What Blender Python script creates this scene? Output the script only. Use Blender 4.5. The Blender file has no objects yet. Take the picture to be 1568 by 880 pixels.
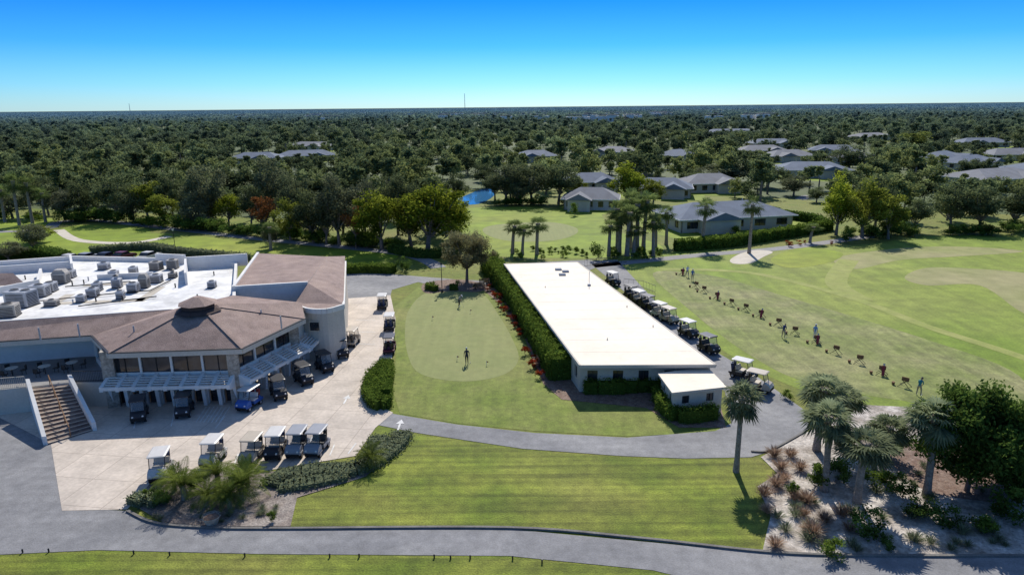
import bpy,bmesh,math,random
import numpy as np
from mathutils import Vector,Matrix
random.seed(7); rng=np.random.default_rng(7)
R=math.radians
scene=bpy.context.scene
# ------------------------------------------------ camera calibration (drone at 25 m)
CAMH=25.0; F=1045.0; PI_=R(14.84); RO=R(0.55)
fw=Vector((0,math.cos(PI_),-math.sin(PI_)))
r0=Vector((1,0,0)); u0=Vector((0,math.sin(PI_),math.cos(PI_)))
rt=r0*math.cos(RO)-u0*math.sin(RO); up=u0*math.cos(RO)+r0*math.sin(RO)
def G(u,v,z=0.0):
    d=fw+rt*((u-784)/F)+up*((440-v)/F)
    t=(CAMH-z)/-d.z
    return (d.x*t,d.y*t)
def G3(u,v,z=0.0):
    a=G(u,v,z); return (a[0],a[1],z)
def P(x,y,z=0):
    r=Vector((x,y,z-CAMH)); d=r.dot(fw)
    return 784+F*r.dot(rt)/d, 440-F*r.dot(up)/d
def HT(x,y,v):
    k=(440-v)/F
    Z=(k*(fw.y*y+fw.x*x)-up.x*x-up.y*y)/(up.z-k*fw.z)
    return Z+CAMH
cam=bpy.data.cameras.new("camera"); co=bpy.data.objects.new("camera",cam)
scene.collection.objects.link(co); scene.camera=co
M=Matrix(((rt.x,up.x,-fw.x,0),(rt.y,up.y,-fw.y,0),(rt.z,up.z,-fw.z,CAMH),(0,0,0,1)))
co.matrix_world=M
cam.lens=F/1568*36; cam.sensor_width=36; cam.clip_end=60000; cam.clip_start=.5
# ------------------------------------------------ materials
def base(name):
    m=bpy.data.materials.new(name); m.use_nodes=True
    nt=m.node_tree; b=nt.nodes["Principled BSDF"]
    return m,nt,b
def c4(c): return (c[0],c[1],c[2],1)
def mixc(nt,a,b,fac,mode='MIX'):
    n=nt.nodes.new('ShaderNodeMix'); n.data_type='RGBA'; n.blend_type=mode
    for s,val in ((n.inputs[6],a),(n.inputs[7],b),(n.inputs[0],fac)):
        if hasattr(val,'is_linked') or hasattr(val,'links'): nt.links.new(val,s)
        elif isinstance(val,(int,float)): s.default_value=val
        else: s.default_value=c4(val)
    return n.outputs[2]
def noise(nt,vec,scale,detail=4,lo=.35,hi=.65,o0=0,o1=1,dist=0):
    n=nt.nodes.new('ShaderNodeTexNoise'); n.inputs['Scale'].default_value=scale; n.inputs['Detail'].default_value=detail
    n.inputs['Distortion'].default_value=dist
    nt.links.new(vec,n.inputs['Vector'])
    r=nt.nodes.new('ShaderNodeMapRange'); r.inputs[1].default_value=lo; r.inputs[2].default_value=hi
    r.inputs[3].default_value=o0; r.inputs[4].default_value=o1
    nt.links.new(n.outputs['Fac'],r.inputs[0]); return r.outputs[0]
def coords(nt,rot=0,scl=None):
    t=nt.nodes.new('ShaderNodeTexCoord')
    if rot or scl:
        mp=nt.nodes.new('ShaderNodeMapping'); mp.inputs['Rotation'].default_value=(0,0,rot)
        if scl: mp.inputs['Scale'].default_value=(scl[0],scl[1],1)
        nt.links.new(t.outputs['Object'],mp.inputs[0]); return mp.outputs[0]
    return t.outputs['Object']
def gray(nt,val):
    n=nt.nodes.new('ShaderNodeCombineColor')
    for i in range(3): nt.links.new(val,n.inputs[i])
    return n.outputs[0]
def mat(name,c1,c2=None,scale=.5,fine=8,famt=.15,rough=.85,bump=0,metal=0,c3=None,s3=.05,stripe=None,mid=None,spec=.3,streak=None):
    m,nt,b=base(name); vec=coords(nt)
    c2=c2 or tuple(x*.8 for x in c1)
    col=mixc(nt,c1,c2,noise(nt,vec,scale))
    if c3: col=mixc(nt,col,c3,noise(nt,vec,s3,3,.45,.7,0,.8))
    if mid: col=mixc(nt,col,gray(nt,noise(nt,vec,mid[0],5,.3,.7,1-mid[1],1+mid[1])),1.0,'MULTIPLY')
    if streak:
        for (sx_,sy_,amt) in streak:
            col=mixc(nt,col,gray(nt,noise(nt,coords(nt,R(2),(sx_,sy_)),1,3,.32,.68,1-amt,1+amt*.7,.3)),1.0,'MULTIPLY')
    if stripe:
        for (ang,wl,amt) in stripe:
            w=nt.nodes.new('ShaderNodeTexWave'); w.inputs['Scale'].default_value=6.2832/(20*wl) if wl else 1
            w.inputs['Distortion'].default_value=1.2; w.inputs['Detail'].default_value=2; w.inputs['Detail Scale'].default_value=.6
            nt.links.new(coords(nt,ang),w.inputs[0])
            r=nt.nodes.new('ShaderNodeMapRange'); r.inputs[3].default_value=1-amt; r.inputs[4].default_value=1+amt
            nt.links.new(w.outputs['Fac'],r.inputs[0])
            col=mixc(nt,col,gray(nt,r.outputs[0]),1.0,'MULTIPLY')
    if famt: col=mixc(nt,col,gray(nt,noise(nt,vec,fine,6,.25,.75,1-famt,1+famt)),1.0,'MULTIPLY')
    nt.links.new(col,b.inputs['Base Color'])
    b.inputs['Roughness'].default_value=rough; b.inputs['Metallic'].default_value=metal
    b.inputs['Specular IOR Level'].default_value=spec
    if bump:
        bp=nt.nodes.new('ShaderNodeBump'); bp.inputs['Strength'].default_value=bump; bp.inputs['Distance'].default_value=.1
        nt.links.new(noise(nt,vec,fine,6,0,1),bp.inputs['Height']); nt.links.new(bp.outputs[0],b.inputs['Normal'])
    return m
def leafmat(name,dark,light,trans=.4,haze=False,var=.25,alt=None):
    m=bpy.data.materials.new(name); m.use_nodes=True; nt=m.node_tree; nt.nodes.clear()
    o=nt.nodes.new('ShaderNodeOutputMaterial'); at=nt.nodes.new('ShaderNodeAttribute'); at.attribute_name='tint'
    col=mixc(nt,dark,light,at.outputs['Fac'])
    oi=nt.nodes.new('ShaderNodeObjectInfo')
    r=nt.nodes.new('ShaderNodeMapRange'); r.inputs[3].default_value=1-var; r.inputs[4].default_value=1+var
    nt.links.new(oi.outputs['Random'],r.inputs[0])
    col=mixc(nt,col,gray(nt,r.outputs[0]),1.0,'MULTIPLY')
    if alt:
        w=nt.nodes.new('ShaderNodeMath'); w.operation='MULTIPLY'; w.inputs[1].default_value=7.31
        nt.links.new(oi.outputs['Random'],w.inputs[0])
        f=nt.nodes.new('ShaderNodeMath'); f.operation='FRACT'; nt.links.new(w.outputs[0],f.inputs[0])
        r2=nt.nodes.new('ShaderNodeMapRange'); r2.inputs[1].default_value=.45; r2.inputs[2].default_value=1.; r2.inputs[4].default_value=.9
        nt.links.new(f.outputs[0],r2.inputs[0])
        col=mixc(nt,col,alt,r2.outputs[0])
    if haze:  # aerial haze painted into the leaf colour, bluer with distance from the origin
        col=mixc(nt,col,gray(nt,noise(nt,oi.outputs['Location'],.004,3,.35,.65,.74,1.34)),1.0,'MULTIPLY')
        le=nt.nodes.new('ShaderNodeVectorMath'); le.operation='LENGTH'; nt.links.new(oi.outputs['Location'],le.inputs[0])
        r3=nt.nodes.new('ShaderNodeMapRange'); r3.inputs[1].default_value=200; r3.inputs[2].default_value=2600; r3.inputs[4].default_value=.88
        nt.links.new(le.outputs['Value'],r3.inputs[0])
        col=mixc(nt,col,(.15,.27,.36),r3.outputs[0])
    d=nt.nodes.new('ShaderNodeBsdfDiffuse'); t=nt.nodes.new('ShaderNodeBsdfTranslucent'); mx=nt.nodes.new('ShaderNodeMixShader')
    nt.links.new(col,d.inputs[0]); nt.links.new(col,t.inputs[0]); mx.inputs[0].default_value=trans
    nt.links.new(d.outputs[0],mx.inputs[1]); nt.links.new(t.outputs[0],mx.inputs[2]); nt.links.new(mx.outputs[0],o.inputs[0])
    return m
M_={}
M_['ground']=mat('ground_grass',(.08,.115,.03),(.06,.085,.025),.08,3,.25,c3=(.12,.13,.045),s3=.01)
M_['rough']=mat('rough_grass',(.125,.17,.014),(.185,.2,.03),.25,9,.35,c3=(.18,.175,.035),s3=.06,mid=(1.6,.24),streak=[(.12,1.6,.14)],bump=.5)
M_['lawn']=mat('lawn_grass',(.115,.16,.012),(.195,.222,.026),.22,9,.35,c3=(.225,.215,.045),s3=.07,mid=(1.3,.24),bump=.5,streak=[(.04,1.9,.34),(.1,.5,.2)])
M_['range']=mat('range_grass',(.165,.24,.02),(.215,.27,.035),.05,4,.22,c3=(.28,.29,.07),s3=.028,mid=(.5,.18),streak=[(.5,.035,.16),(.06,.3,.1)])
M_['rangeworn']=mat('worn_tee_grass',(.215,.235,.07),(.165,.2,.045),.25,5,.28,c3=(.3,.275,.13),s3=.12,mid=(.9,.24),streak=[(1.4,.1,.18)])
M_['fair']=mat('fairway_grass',(.21,.285,.018),(.15,.215,.014),.06,5,.2,c3=(.29,.315,.035),s3=.03,mid=(.35,.2),streak=[(.06,.25,.14)])
M_['green']=mat('putting_green_grass',(.215,.24,.078),(.24,.255,.09),.3,7,.08,mid=(1.1,.08),streak=[(1.6,.05,.06)])
M_['fringe']=mat('fringe_grass',(.135,.182,.02),(.185,.218,.04),.35,8,.3,mid=(1.5,.2),streak=[(1.2,.1,.14)],c3=(.215,.21,.06),s3=.1)
M_['asph']=mat('asphalt',(.25,.247,.248),(.19,.19,.195),.25,12,.16,c3=(.3,.295,.29),s3=.12,mid=(1.5,.14),bump=.2,streak=[(.06,1.2,.08)])
M_['asph2']=mat('old_asphalt',(.27,.265,.26),(.22,.215,.21),.3,12,.12,c3=(.3,.29,.28),s3=.15,mid=(2,.1),bump=.2)
M_['mulch']=mat('mulch',(.17,.105,.075),(.25,.18,.14),2,10,.5,bump=.6)
M_['mulchg']=mat('grey_mulch',(.26,.215,.18),(.16,.13,.115),1.5,9,.5,c3=(.38,.34,.3),s3=.5,bump=.6)
M_['sandbed']=mat('sandy_bed',(.58,.53,.47),(.36,.31,.26),.6,7,.35,c3=(.2,.17,.13),s3=.3,mid=(2.5,.3),bump=.6)
M_['sand']=mat('sand',(.62,.56,.46),(.52,.47,.38),.5,8,.1)
M_['white']=mat('white_paint',(.78,.76,.71),(.7,.68,.63),.4,3,.06,rough=.6)
M_['cream']=mat('cream_roof_membrane',(.84,.75,.61),(.8,.705,.56),.12,2,.04,rough=.7,mid=(.5,.05))
M_['wroof']=mat('white_roof_membrane',(.82,.81,.78),(.62,.61,.58),.3,3,.1,rough=.7,mid=(.8,.16))
M_['shing']=mat('brown_shingles',(.32,.235,.2),(.25,.178,.15),1.2,14,.38,c3=(.37,.27,.22),s3=.3,bump=.4,mid=(.9,.14))
M_['shingd']=mat('dark_shingles',(.09,.06,.05),(.07,.045,.038),1.2,14,.2)
M_['gshing']=mat('grey_shingles',(.15,.185,.24),(.115,.145,.195),.4,10,.2)
M_['gshing2']=mat('warm_grey_shingles',(.21,.22,.24),(.17,.175,.19),.4,10,.2)
M_['stone']=mat('stone_veneer',(.45,.4,.33),(.27,.24,.2),2.5,6,.35,bump=.5)
M_['stucco']=mat('stucco',(.55,.5,.41),(.5,.45,.37),.5,6,.08)
M_['beige']=mat('beige_stucco',(.6,.55,.47),(.55,.5,.42),.5,6,.08)
M_['metal']=mat('galvanised_metal',(.5,.51,.52),(.4,.4,.41),1.5,8,.1,rough=.5,metal=.25)
M_['tanmetal']=mat('tan_metal',(.42,.39,.34),(.34,.31,.27),1.5,8,.12,rough=.55)
M_['dmetal']=mat('dark_metal',(.03,.03,.032),(.02,.02,.02),2,8,.1,rough=.5)
M_['black']=mat('black_rubber',(.015,.015,.016),(.02,.02,.02),2,8,.1,rough=.7)
M_['paint']=mat('road_paint',(.75,.74,.7),(.6,.59,.56),2,10,.2)
M_['kerb']=mat('kerb_concrete',(.14,.13,.12),(.2,.19,.17),1,8,.2)
M_['step']=mat('step_stone',(.17,.12,.1),(.24,.19,.16),2,8,.2)
M_['bark']=mat('bark',(.15,.12,.095),(.22,.19,.16),3,10,.3,bump=.5)
M_['pbark']=mat('palm_bark',(.32,.27,.22),(.21,.175,.14),4,12,.3,bump=.6)
M_['wood']=mat('wood',(.28,.16,.08),(.2,.11,.06),3,10,.2)
M_['redflower']=mat('red_flower',(.4,.05,.03),(.3,.03,.03),3,10,.2)
M_['skin']=mat('skin',(.5,.3,.2),(.46,.27,.18),3,10,.05,rough=.6)
m,nt,b=base('window_glass'); b.inputs['Roughness'].default_value=.08; b.inputs['Specular IOR Level'].default_value=.6
nn=noise(nt,coords(nt),.7,3,.3,.7,0,1); nt.links.new(mixc(nt,(.008,.01,.014),(.06,.065,.07),nn),b.inputs['Base Color']); M_['glass']=m
m,nt,b=base('windshield_plastic'); b.inputs['Base Color'].default_value=(.25,.3,.32,1); b.inputs['Roughness'].default_value=.1; b.inputs['Alpha'].default_value=.4; M_['wind']=m
m,nt,b=base('pond_water'); b.inputs['Base Color'].default_value=(.05,.2,.42,1); b.inputs['Roughness'].default_value=.08
bp=nt.nodes.new('ShaderNodeBump'); bp.inputs['Strength'].default_value=.1; nt.links.new(noise(nt,coords(nt),1.5,4,0,1),bp.inputs['Height']); nt.links.new(bp.outputs[0],b.inputs['Normal']); M_['water']=m
m,nt,b=base('tan_concrete'); vec=coords(nt,R(8))
br=nt.nodes.new('ShaderNodeTexBrick'); br.offset=0; br.inputs['Scale'].default_value=1; br.inputs['Brick Width'].default_value=3.2; br.inputs['Row Height'].default_value=3.2
br.inputs['Mortar Size'].default_value=.025; br.inputs['Color1'].default_value=(.62,.535,.445,1); br.inputs['Color2'].default_value=(.55,.475,.395,1); br.inputs['Mortar'].default_value=(.36,.3,.245,1)
nt.links.new(vec,br.inputs['Vector'])
col=mixc(nt,br.outputs[0],gray(nt,noise(nt,vec,.5,5,.3,.7,.8,1.1)),1.0,'MULTIPLY'); col=mixc(nt,col,gray(nt,noise(nt,vec,4,6,.3,.7,.9,1.07)),1.0,'MULTIPLY')
col=mixc(nt,col,(.3,.26,.22),noise(nt,vec,.9,6,.62,.8,0,.5))
nt.links.new(col,b.inputs['Base Color']); b.inputs['Roughness'].default_value=.85; M_['conc']=m
def solid(name,c,rough=.4,spec=.4):
    return mat(name,c,tuple(x*.93 for x in c),1.5,8,.04,rough=rough,spec=spec)
L_={}
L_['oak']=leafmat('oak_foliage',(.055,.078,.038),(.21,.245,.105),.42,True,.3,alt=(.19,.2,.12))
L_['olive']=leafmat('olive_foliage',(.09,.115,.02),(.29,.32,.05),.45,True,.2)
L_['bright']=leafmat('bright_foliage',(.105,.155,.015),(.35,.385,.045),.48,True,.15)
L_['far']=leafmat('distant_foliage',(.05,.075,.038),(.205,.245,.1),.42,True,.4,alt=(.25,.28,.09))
L_['hedge']=leafmat('hedge_foliage',(.045,.082,.015),(.2,.28,.045),.4,False,.1)
L_['dark']=leafmat('dark_green_foliage',(.035,.068,.018),(.15,.235,.045),.42,False,.15)
L_['cover']=leafmat('ground_cover_foliage',(.1,.125,.075),(.3,.33,.19),.35,False,.1)
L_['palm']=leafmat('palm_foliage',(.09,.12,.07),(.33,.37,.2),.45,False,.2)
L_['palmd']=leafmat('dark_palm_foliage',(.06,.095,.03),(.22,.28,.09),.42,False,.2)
L_['cycad']=leafmat('cycad_foliage',(.05,.085,.018),(.25,.29,.06),.38,False,.2)
L_['brown']=leafmat('bare_twig_foliage',(.12,.11,.045),(.3,.28,.14),.4,False,.1)
L_['pink']=leafmat('muhly_grass_foliage',(.26,.16,.11),(.55,.4,.28),.35,False,.25)
L_['red']=leafmat('croton_foliage',(.1,.03,.012),(.4,.06,.02),.3,False,.3)
L_['rust']=leafmat('rust_foliage',(.15,.07,.03),(.36,.15,.05),.4,False,.2)
# ------------------------------------------------ builders
def link(o,parent=None):
    scene.collection.objects.link(o)
    if parent: o.parent=parent
    return o
def empty(name):
    e=bpy.data.objects.new(name,None); scene.collection.objects.link(e); return e
class MB:
    def __init__(s): s.v=[];s.f=[];s.m=[];s.mats=[]
    def mi(s,m):
        if m not in s.mats: s.mats.append(m)
        return s.mats.index(m)
    def add(s,vs,fs,m):
        k=len(s.v); s.v+= [tuple(p) for p in vs]; i=s.mi(m)
        for f in fs: s.f.append([k+a for a in f]); s.m.append(i)
    def box(s,cx,cy,z0,sx,sy,sz,m,rot=0):
        c,n=math.cos(rot),math.sin(rot); vs=[]
        for z in (z0,z0+sz):
            for a,b in ((-1,-1),(1,-1),(1,1),(-1,1)):
                x=a*sx/2;y=b*sy/2; vs.append((cx+x*c-y*n,cy+x*n+y*c,z))
        s.add(vs,[(3,2,1,0),(4,5,6,7),(0,1,5,4),(1,2,6,5),(2,3,7,6),(3,0,4,7)],m)
    def prism(s,poly,z0,z1,m,mt=None):
        A=sum(poly[i][0]*poly[(i+1)%len(poly)][1]-poly[(i+1)%len(poly)][0]*poly[i][1] for i in range(len(poly)))
        if A<0: poly=poly[::-1]
        n=len(poly); vs=[(p[0],p[1],z0) for p in poly]+[(p[0],p[1],z1) for p in poly]
        s.add(vs,[(i,(i+1)%n,n+(i+1)%n,n+i) for i in range(n)],m)
        s.add([(p[0],p[1],z1) for p in poly],[tuple(range(n))],mt or m)
        s.add([(p[0],p[1],z0) for p in poly],[tuple(range(n))[::-1]],m)
    def beam(s,p0,p1,w,h,m):
        p0=Vector(p0);p1=Vector(p1);d=(p1-p0)
        if d.length<1e-5:return
        d.normalize(); ref=Vector((0,0,1)) if abs(d.z)<.95 else Vector((1,0,0))
        a=d.cross(ref).normalized(); b=a.cross(d).normalized(); vs=[]
        for p in (p0,p1):
            for i,j in ((-1,-1),(1,-1),(1,1),(-1,1)): vs.append(p+a*(i*w/2)+b*(j*h/2))
        s.add(vs,[(3,2,1,0),(4,5,6,7),(0,1,5,4),(1,2,6,5),(2,3,7,6),(3,0,4,7)],m)
    def cyl(s,p0,p1,r0_,r1_,n,m,cap=True):
        p0=Vector(p0);p1=Vector(p1);d=(p1-p0).normalized(); ref=Vector((0,0,1)) if abs(d.z)<.95 else Vector((1,0,0))
        a=d.cross(ref).normalized(); b=a.cross(d).normalized(); vs=[]
        for p,r in ((p0,r0_),(p1,r1_)):
            for i in range(n):
                t=2*math.pi*i/n; vs.append(p+a*(r*math.cos(t))+b*(r*math.sin(t)))
        fs=[(i,n+i,n+(i+1)%n,(i+1)%n) for i in range(n)]
        if cap: fs+= [tuple(range(n)),tuple(range(n,2*n))[::-1]]
        s.add(vs,fs,m)
    def prof(s,pts,y0,y1,m):
        n=len(pts); vs=[(x,y0,z) for x,z in pts]+[(x,y1,z) for x,z in pts]
        s.add(vs,[(i,(i+1)%n,n+(i+1)%n,n+i) for i in range(n)]+[tuple(range(n))[::-1],tuple(range(n,2*n))],m)
    def mesh(s,name,tint=None):
        me=bpy.data.meshes.new(name); me.from_pydata(s.v,[],s.f)
        for m in s.mats: me.materials.append(m)
        me.polygons.foreach_set('material_index',s.m); me.update()
        return me
    def obj(s,name,parent=None,loc=None,rot=0):
        o=bpy.data.objects.new(name,s.mesh(name)); link(o,parent)
        if loc: o.location=loc
        o.rotation_euler[2]=rot; return o
def leafq(c,size,flat=0.0,asp=.55):
    n=len(c); nr=rng.normal(size=(n,3)); nr[:,2]=np.abs(nr[:,2])+flat; nr/=np.linalg.norm(nr,axis=1)[:,None]
    r=rng.normal(size=(n,3)); t=np.cross(nr,r); t/=np.linalg.norm(t,axis=1)[:,None]; b=np.cross(nr,t)
    s=(size*rng.uniform(.6,1.3,n))[:,None]
    v=np.stack([c-t*s*.5,c-b*s*asp*.5,c+t*s*.5,c+b*s*asp*.5],1).reshape(-1,3)
    f=np.arange(4*n).reshape(-1,4); return v,f
def combine(name,mb,v,f,leafm,tint,tmb=.5):
    k=len(mb.v); V=mb.v+v.tolist(); Fs=mb.f+(f+k).tolist()
    mats=list(mb.mats); 
    if leafm not in mats: mats.append(leafm)
    li=mats.index(leafm)
    me=bpy.data.meshes.new(name); me.from_pydata(V,[],Fs)
    for m in mats: me.materials.append(m)
    me.polygons.foreach_set('material_index',mb.m+[li]*len(f))
    a=me.attributes.new('tint','FLOAT','FACE'); a.data.foreach_set('value',[tmb]*len(mb.f)+np.clip(tint,0,1).tolist())
    me.update(); return me
def ellipc(n,cen,rad,shell=.5):
    d=rng.normal(size=(n,3)); d/=np.linalg.norm(d,axis=1)[:,None]
    r=rng.uniform(shell,1,n)[:,None]; return np.array(cen)+d*r*np.array(rad)
def tree_mesh(name,H,Rr,ncl,nl,leaf,lm,cb=.3,crad=.3,limbs=True,bark=None,trunk=True,inner=.35):
    bark=bark or M_['bark']
    mb=MB(); cz=H*(cb+(1-cb)*.5); rz=H*(1-cb)*.5
    cs=ellipc(ncl,(0,0,cz),(Rr*.78,Rr*.78,rz*.8),inner)
    cs[:,0:2]*=rng.uniform(.75,1.25,(ncl,1))
    th=H*(cb+.12)
    if trunk:
        lx,ly=rng.uniform(-.3,.3,2)
        mb.cyl((0,0,-.1),(lx*.5,ly*.5,th*.55),H*.032,H*.024,8,bark,False)
        mb.cyl((lx*.5,ly*.5,th*.55),(lx,ly,th),H*.024,H*.018,8,bark,False)
        if limbs:
            for c in cs[:min(ncl,14)]:
                st=Vector((lx,ly,th*rng.uniform(.7,1))); e=Vector(c); mid=st.lerp(e,.5)+Vector((0,0,-.04*H))
                mb.cyl(st,mid,H*.012,H*.008,5,bark,False); mb.cyl(mid,e,H*.008,H*.003,5,bark,False)
    C=[];T=[]
    for c in cs:
        rr=Rr*crad*rng.uniform(.65,1.35); q=ellipc(nl,c,(rr,rr,rr*.75),.25)
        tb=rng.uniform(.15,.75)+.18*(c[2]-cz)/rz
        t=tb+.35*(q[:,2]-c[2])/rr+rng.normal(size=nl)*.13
        C.append(q);T.append(t)
    C=np.concatenate(C);T=np.concatenate(T); C[:,2]=np.maximum(C[:,2],.06); v,f=leafq(C,leaf,.5)
    return combine(name,mb,v,f,lm,T)
def tri_poly(name,pts,z,m,parent=None):
    bm=bmesh.new(); vs=[bm.verts.new((p[0],p[1],z)) for p in pts]
    f=bm.faces.new(vs); f.normal_update()
    if f.normal.z<0: f.normal_flip()
    bmesh.ops.triangulate(bm,faces=[f]); me=bpy.data.meshes.new(name); bm.to_mesh(me); bm.free()
    me.materials.append(m); o=bpy.data.objects.new(name,me); return link(o,parent)
def smooth(pts,k=6,closed=True):
    out=[];n=len(pts); rngi=range(n) if closed else range(n-1)
    for i in rngi:
        if closed: a,b,c,d=[np.array(pts[(i+j-1)%n]) for j in range(4)]
        else: a,b,c,d=[np.array(pts[min(max(i+j-1,0),n-1)]) for j in range(4)]
        for s in range(k):
            t=s/k; out.append(tuple(.5*((2*b)+(-a+c)*t+(2*a-5*b+4*c-d)*t*t+(-a+3*b-3*c+d)*t**3)))
    if not closed: out.append(tuple(pts[-1]))
    return out
def gp(px,z=0): return [G(u,v,z) for u,v in px]
def sheet(name,px,z,m,sm=True,k=6):
    p=gp(px); 
    if sm:p=smooth(p,k)
    return tri_poly(name,p,z,m)
# ------------------------------------------------ ground
S=30000
me=bpy.data.meshes.new('ground'); me.from_pydata([(-S,-S,0),(S,-S,0),(S,S,0),(-S,S,0)],[],[(0,1,2,3)]); me.materials.append(M_['ground'])
link(bpy.data.objects.new('ground',me))
tri_poly('lawn',[(-160,5),(220,5),(230,160),(120,150),(40,215),(-20,215),(-20,150),(-160,190)],.008,M_['rough'])
sheet('driving_range_grass',[(948,402),(1060,384),(1240,378),(1330,374),(1420,362),(1568,359),(1900,352),(2300,420),(2300,760),(1568,690),(1300,620),(1175,575),(1080,520),(1000,470),(955,430)],.016,M_['range'])
sheet('worn_tee_grass',[(1000,418),(1090,422),(1190,450),(1420,520),(1560,575),(1560,640),(1440,622),(1250,590),(1150,545),(1060,478)],.024,M_['rangeworn'])
M_['tgreen']=mat('target_green_worn',(.25,.265,.085),(.31,.285,.13),.1,5,.15,mid=(.4,.14))
sheet('target_green_grass',[(1385,425),(1420,410),(1500,412),(1580,420),(1700,450),(1640,500),(1568,480),(1500,437),(1420,437)],.024,M_['tgreen'])
sheet('target_green_grass',[(1280,395),(1380,380),(1480,378),(1568,385),(1480,392),(1380,398),(1310,412)],.025,M_['tgreen'])
sheet('tee_box_grass',[(1180,398),(1210,383),(1250,380),(1290,388),(1270,402),(1210,410)],.03,M_['fair'])
def ribbon(name,px,w,z,m,h=0,closed=False,world=False):
    pts=px if world else gp(px)
    c=smooth(pts,6,closed); L=[];Rr_=[]
    for i,p in enumerate(c):
        a=np.array(c[max(i-1,0)]);b=np.array(c[min(i+1,len(c)-1)]);d=b-a;d/=max(np.linalg.norm(d),1e-6);n=np.array((-d[1],d[0]))
        L.append(tuple(np.array(p)+n*w/2));Rr_.append(tuple(np.array(p)-n*w/2))
    mb=MB()
    n=len(c)
    if h==0:
        mb.add([(x,y,z) for x,y in L]+[(x,y,z) for x,y in Rr_],[(n+i,n+i+1,i+1,i) for i in range(n-1)],m)
    else:
        mb.add([(x,y,z) for x,y in L]+[(x,y,z) for x,y in Rr_]+[(x,y,z+h) for x,y in L]+[(x,y,z+h) for x,y in Rr_],
          [(3*n+i,3*n+i+1,2*n+i+1,2*n+i) for i in range(n-1)]+[(i,2*n+i,2*n+i+1,i+1) for i in range(n-1)]+[(n+i,n+i+1,3*n+i+1,3*n+i) for i in range(n-1)],m)
    return mb.obj(name)
M_['rstripe']=mat('pale_grass',(.3,.315,.085),(.25,.285,.06),.3,6,.15,mid=(.8,.14))
ribbon('mown_strip_grass',[(1010,412),(1150,418),(1300,455),(1420,500),(1568,548),(1750,620)],1.5,.032,M_['rstripe'])
ribbon('mown_strip_grass',[(1300,398),(1280,432),(1320,460)],3,.033,M_['rstripe'])
sheet('fairway_grass',[(700,324),(760,317),(850,320),(915,325),(935,350),(1010,375),(1000,392),(930,395),(760,392),(715,370)],.016,M_['fair'])
sheet('golf_green',[(740,350),(770,343),(840,340),(880,348),(882,358),(850,368),(790,370),(750,362)],.026,M_['green'])
sheet('fairway_grass',[(-60,352),(60,348),(100,358),(250,357),(400,372),(550,384),(610,392),(560,404),(400,398),(260,385),(120,395),(60,390),(-60,392)],.016,M_['fair'])
sheet('fairway_grass',[(-100,330),(30,330),(85,336),(60,346),(-100,350)],.018,M_['fair'])
sheet('golf_green',[(95,350),(140,344),(210,348),(230,356),(180,362),(110,360)],.026,M_['fair'])
sheet('sand_bunker',[(1118,398),(1135,388),(1160,383),(1183,386),(1170,393),(1150,403),(1125,404)],.036,M_['sand'])
ribbon('cart_path',[(-100,358),(60,352),(90,340),(150,338),(260,350),(400,366),(540,380),(610,388),(650,398),(672,410)],2.6,.034,M_['asph2'])
ribbon('cart_path',[(90,352),(120,368),(200,372),(260,362)],2.0,.035,M_['sand'])
ribbon('cart_path',[(900,408),(960,402),(1080,390),(1180,382),(1260,372),(1330,362)],2.6,.034,M_['asph2'])
sheet('pond_water',[(695,312),(712,300),(735,291),(748,289),(758,296),(748,306),(728,313)],.04,M_['water'])
sheet('lawn_slope_grass',[(445,805),(450,770),(560,725),(632,665),(850,694),(1050,704),(1160,700),(1190,725),(1165,760),(1165,842),(900,815),(780,806)],.016,M_['lawn'],False)
sheet('lawn_verge_grass',[(-300,850),(0,853),(150,845),(400,852),(780,855),(1000,874),(1120,900),(1200,1100),(-300,1100)],.016,M_['lawn'],False)
sheet('road',[(-600,560),(0,590),(60,640),(82,678),(100,778),(195,782),(240,800),(440,810),(780,810),(1165,846),(1400,853),(1568,853),(1900,850),(1900,1000),(1120,902),(1000,873),(780,851),(400,848),(150,842),(0,849),(-600,860)],.03,M_['asph'],False)
sheet('cart_path_asphalt',[(575,650),(598,633),(700,650),(820,663),(960,670),(1095,660),(1120,648),(1110,600),(1060,540),(960,450),(900,400),(945,398),(1000,458),(1090,535),(1150,570),(1232,628),(1240,655),(1215,680),(1150,700),(1050,702),(950,698),(800,687),(640,663)],.034,M_['asph'],False)
sheet('service_road',[(524,418),(600,420),(700,428),(745,430),(770,415),(820,402),(900,398),(930,402),(900,415),(840,412),(770,436),(700,446),(640,432),(600,444),(596,462),(524,462)],.032,M_['asph'],False)
sheet('patio_concrete',[(40,660),(78,680),(95,782),(195,780),(235,735),(400,722),(545,698),(575,655),(602,632),(562,612),(560,580),(600,550),(606,490),(598,452),(524,458),(420,430),(0,520),(0,640)],.042,M_['conc'],False)
sheet('green_surround_grass',[(598,475),(640,440),(745,438),(790,490),(815,560),(850,600),(900,605),(1010,628),(1120,645),(1095,662),(960,668),(820,660),(700,648),(612,633),(602,600),(606,545)],.026,M_['fringe'],False)
sheet('putting_green',[(652,449),(700,446),(738,450),(762,480),(785,520),(794,550),(775,572),(730,583),(680,582),(640,570),(625,545),(620,510),(626,475)],.036,M_['green'])
sheet('mulch_bed',[(735,440),(760,430),(830,500),(870,560),(905,590),(1005,600),(1100,610),(1112,655),(1040,655),(990,625),(860,612),(832,588),(802,515),(765,465)],.05,M_['mulch'],False)
sheet('mulch_bed',[(650,434),(700,428),(740,436),(735,447),(690,446),(652,449)],.052,M_['mulch'])
sheet('grey_mulch_bed',[(198,770),(235,738),(300,728),(400,722),(560,722),(628,668),(560,730),(455,762),(445,806),(330,806),(250,800)],.05,M_['mulchg'],False)
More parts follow.
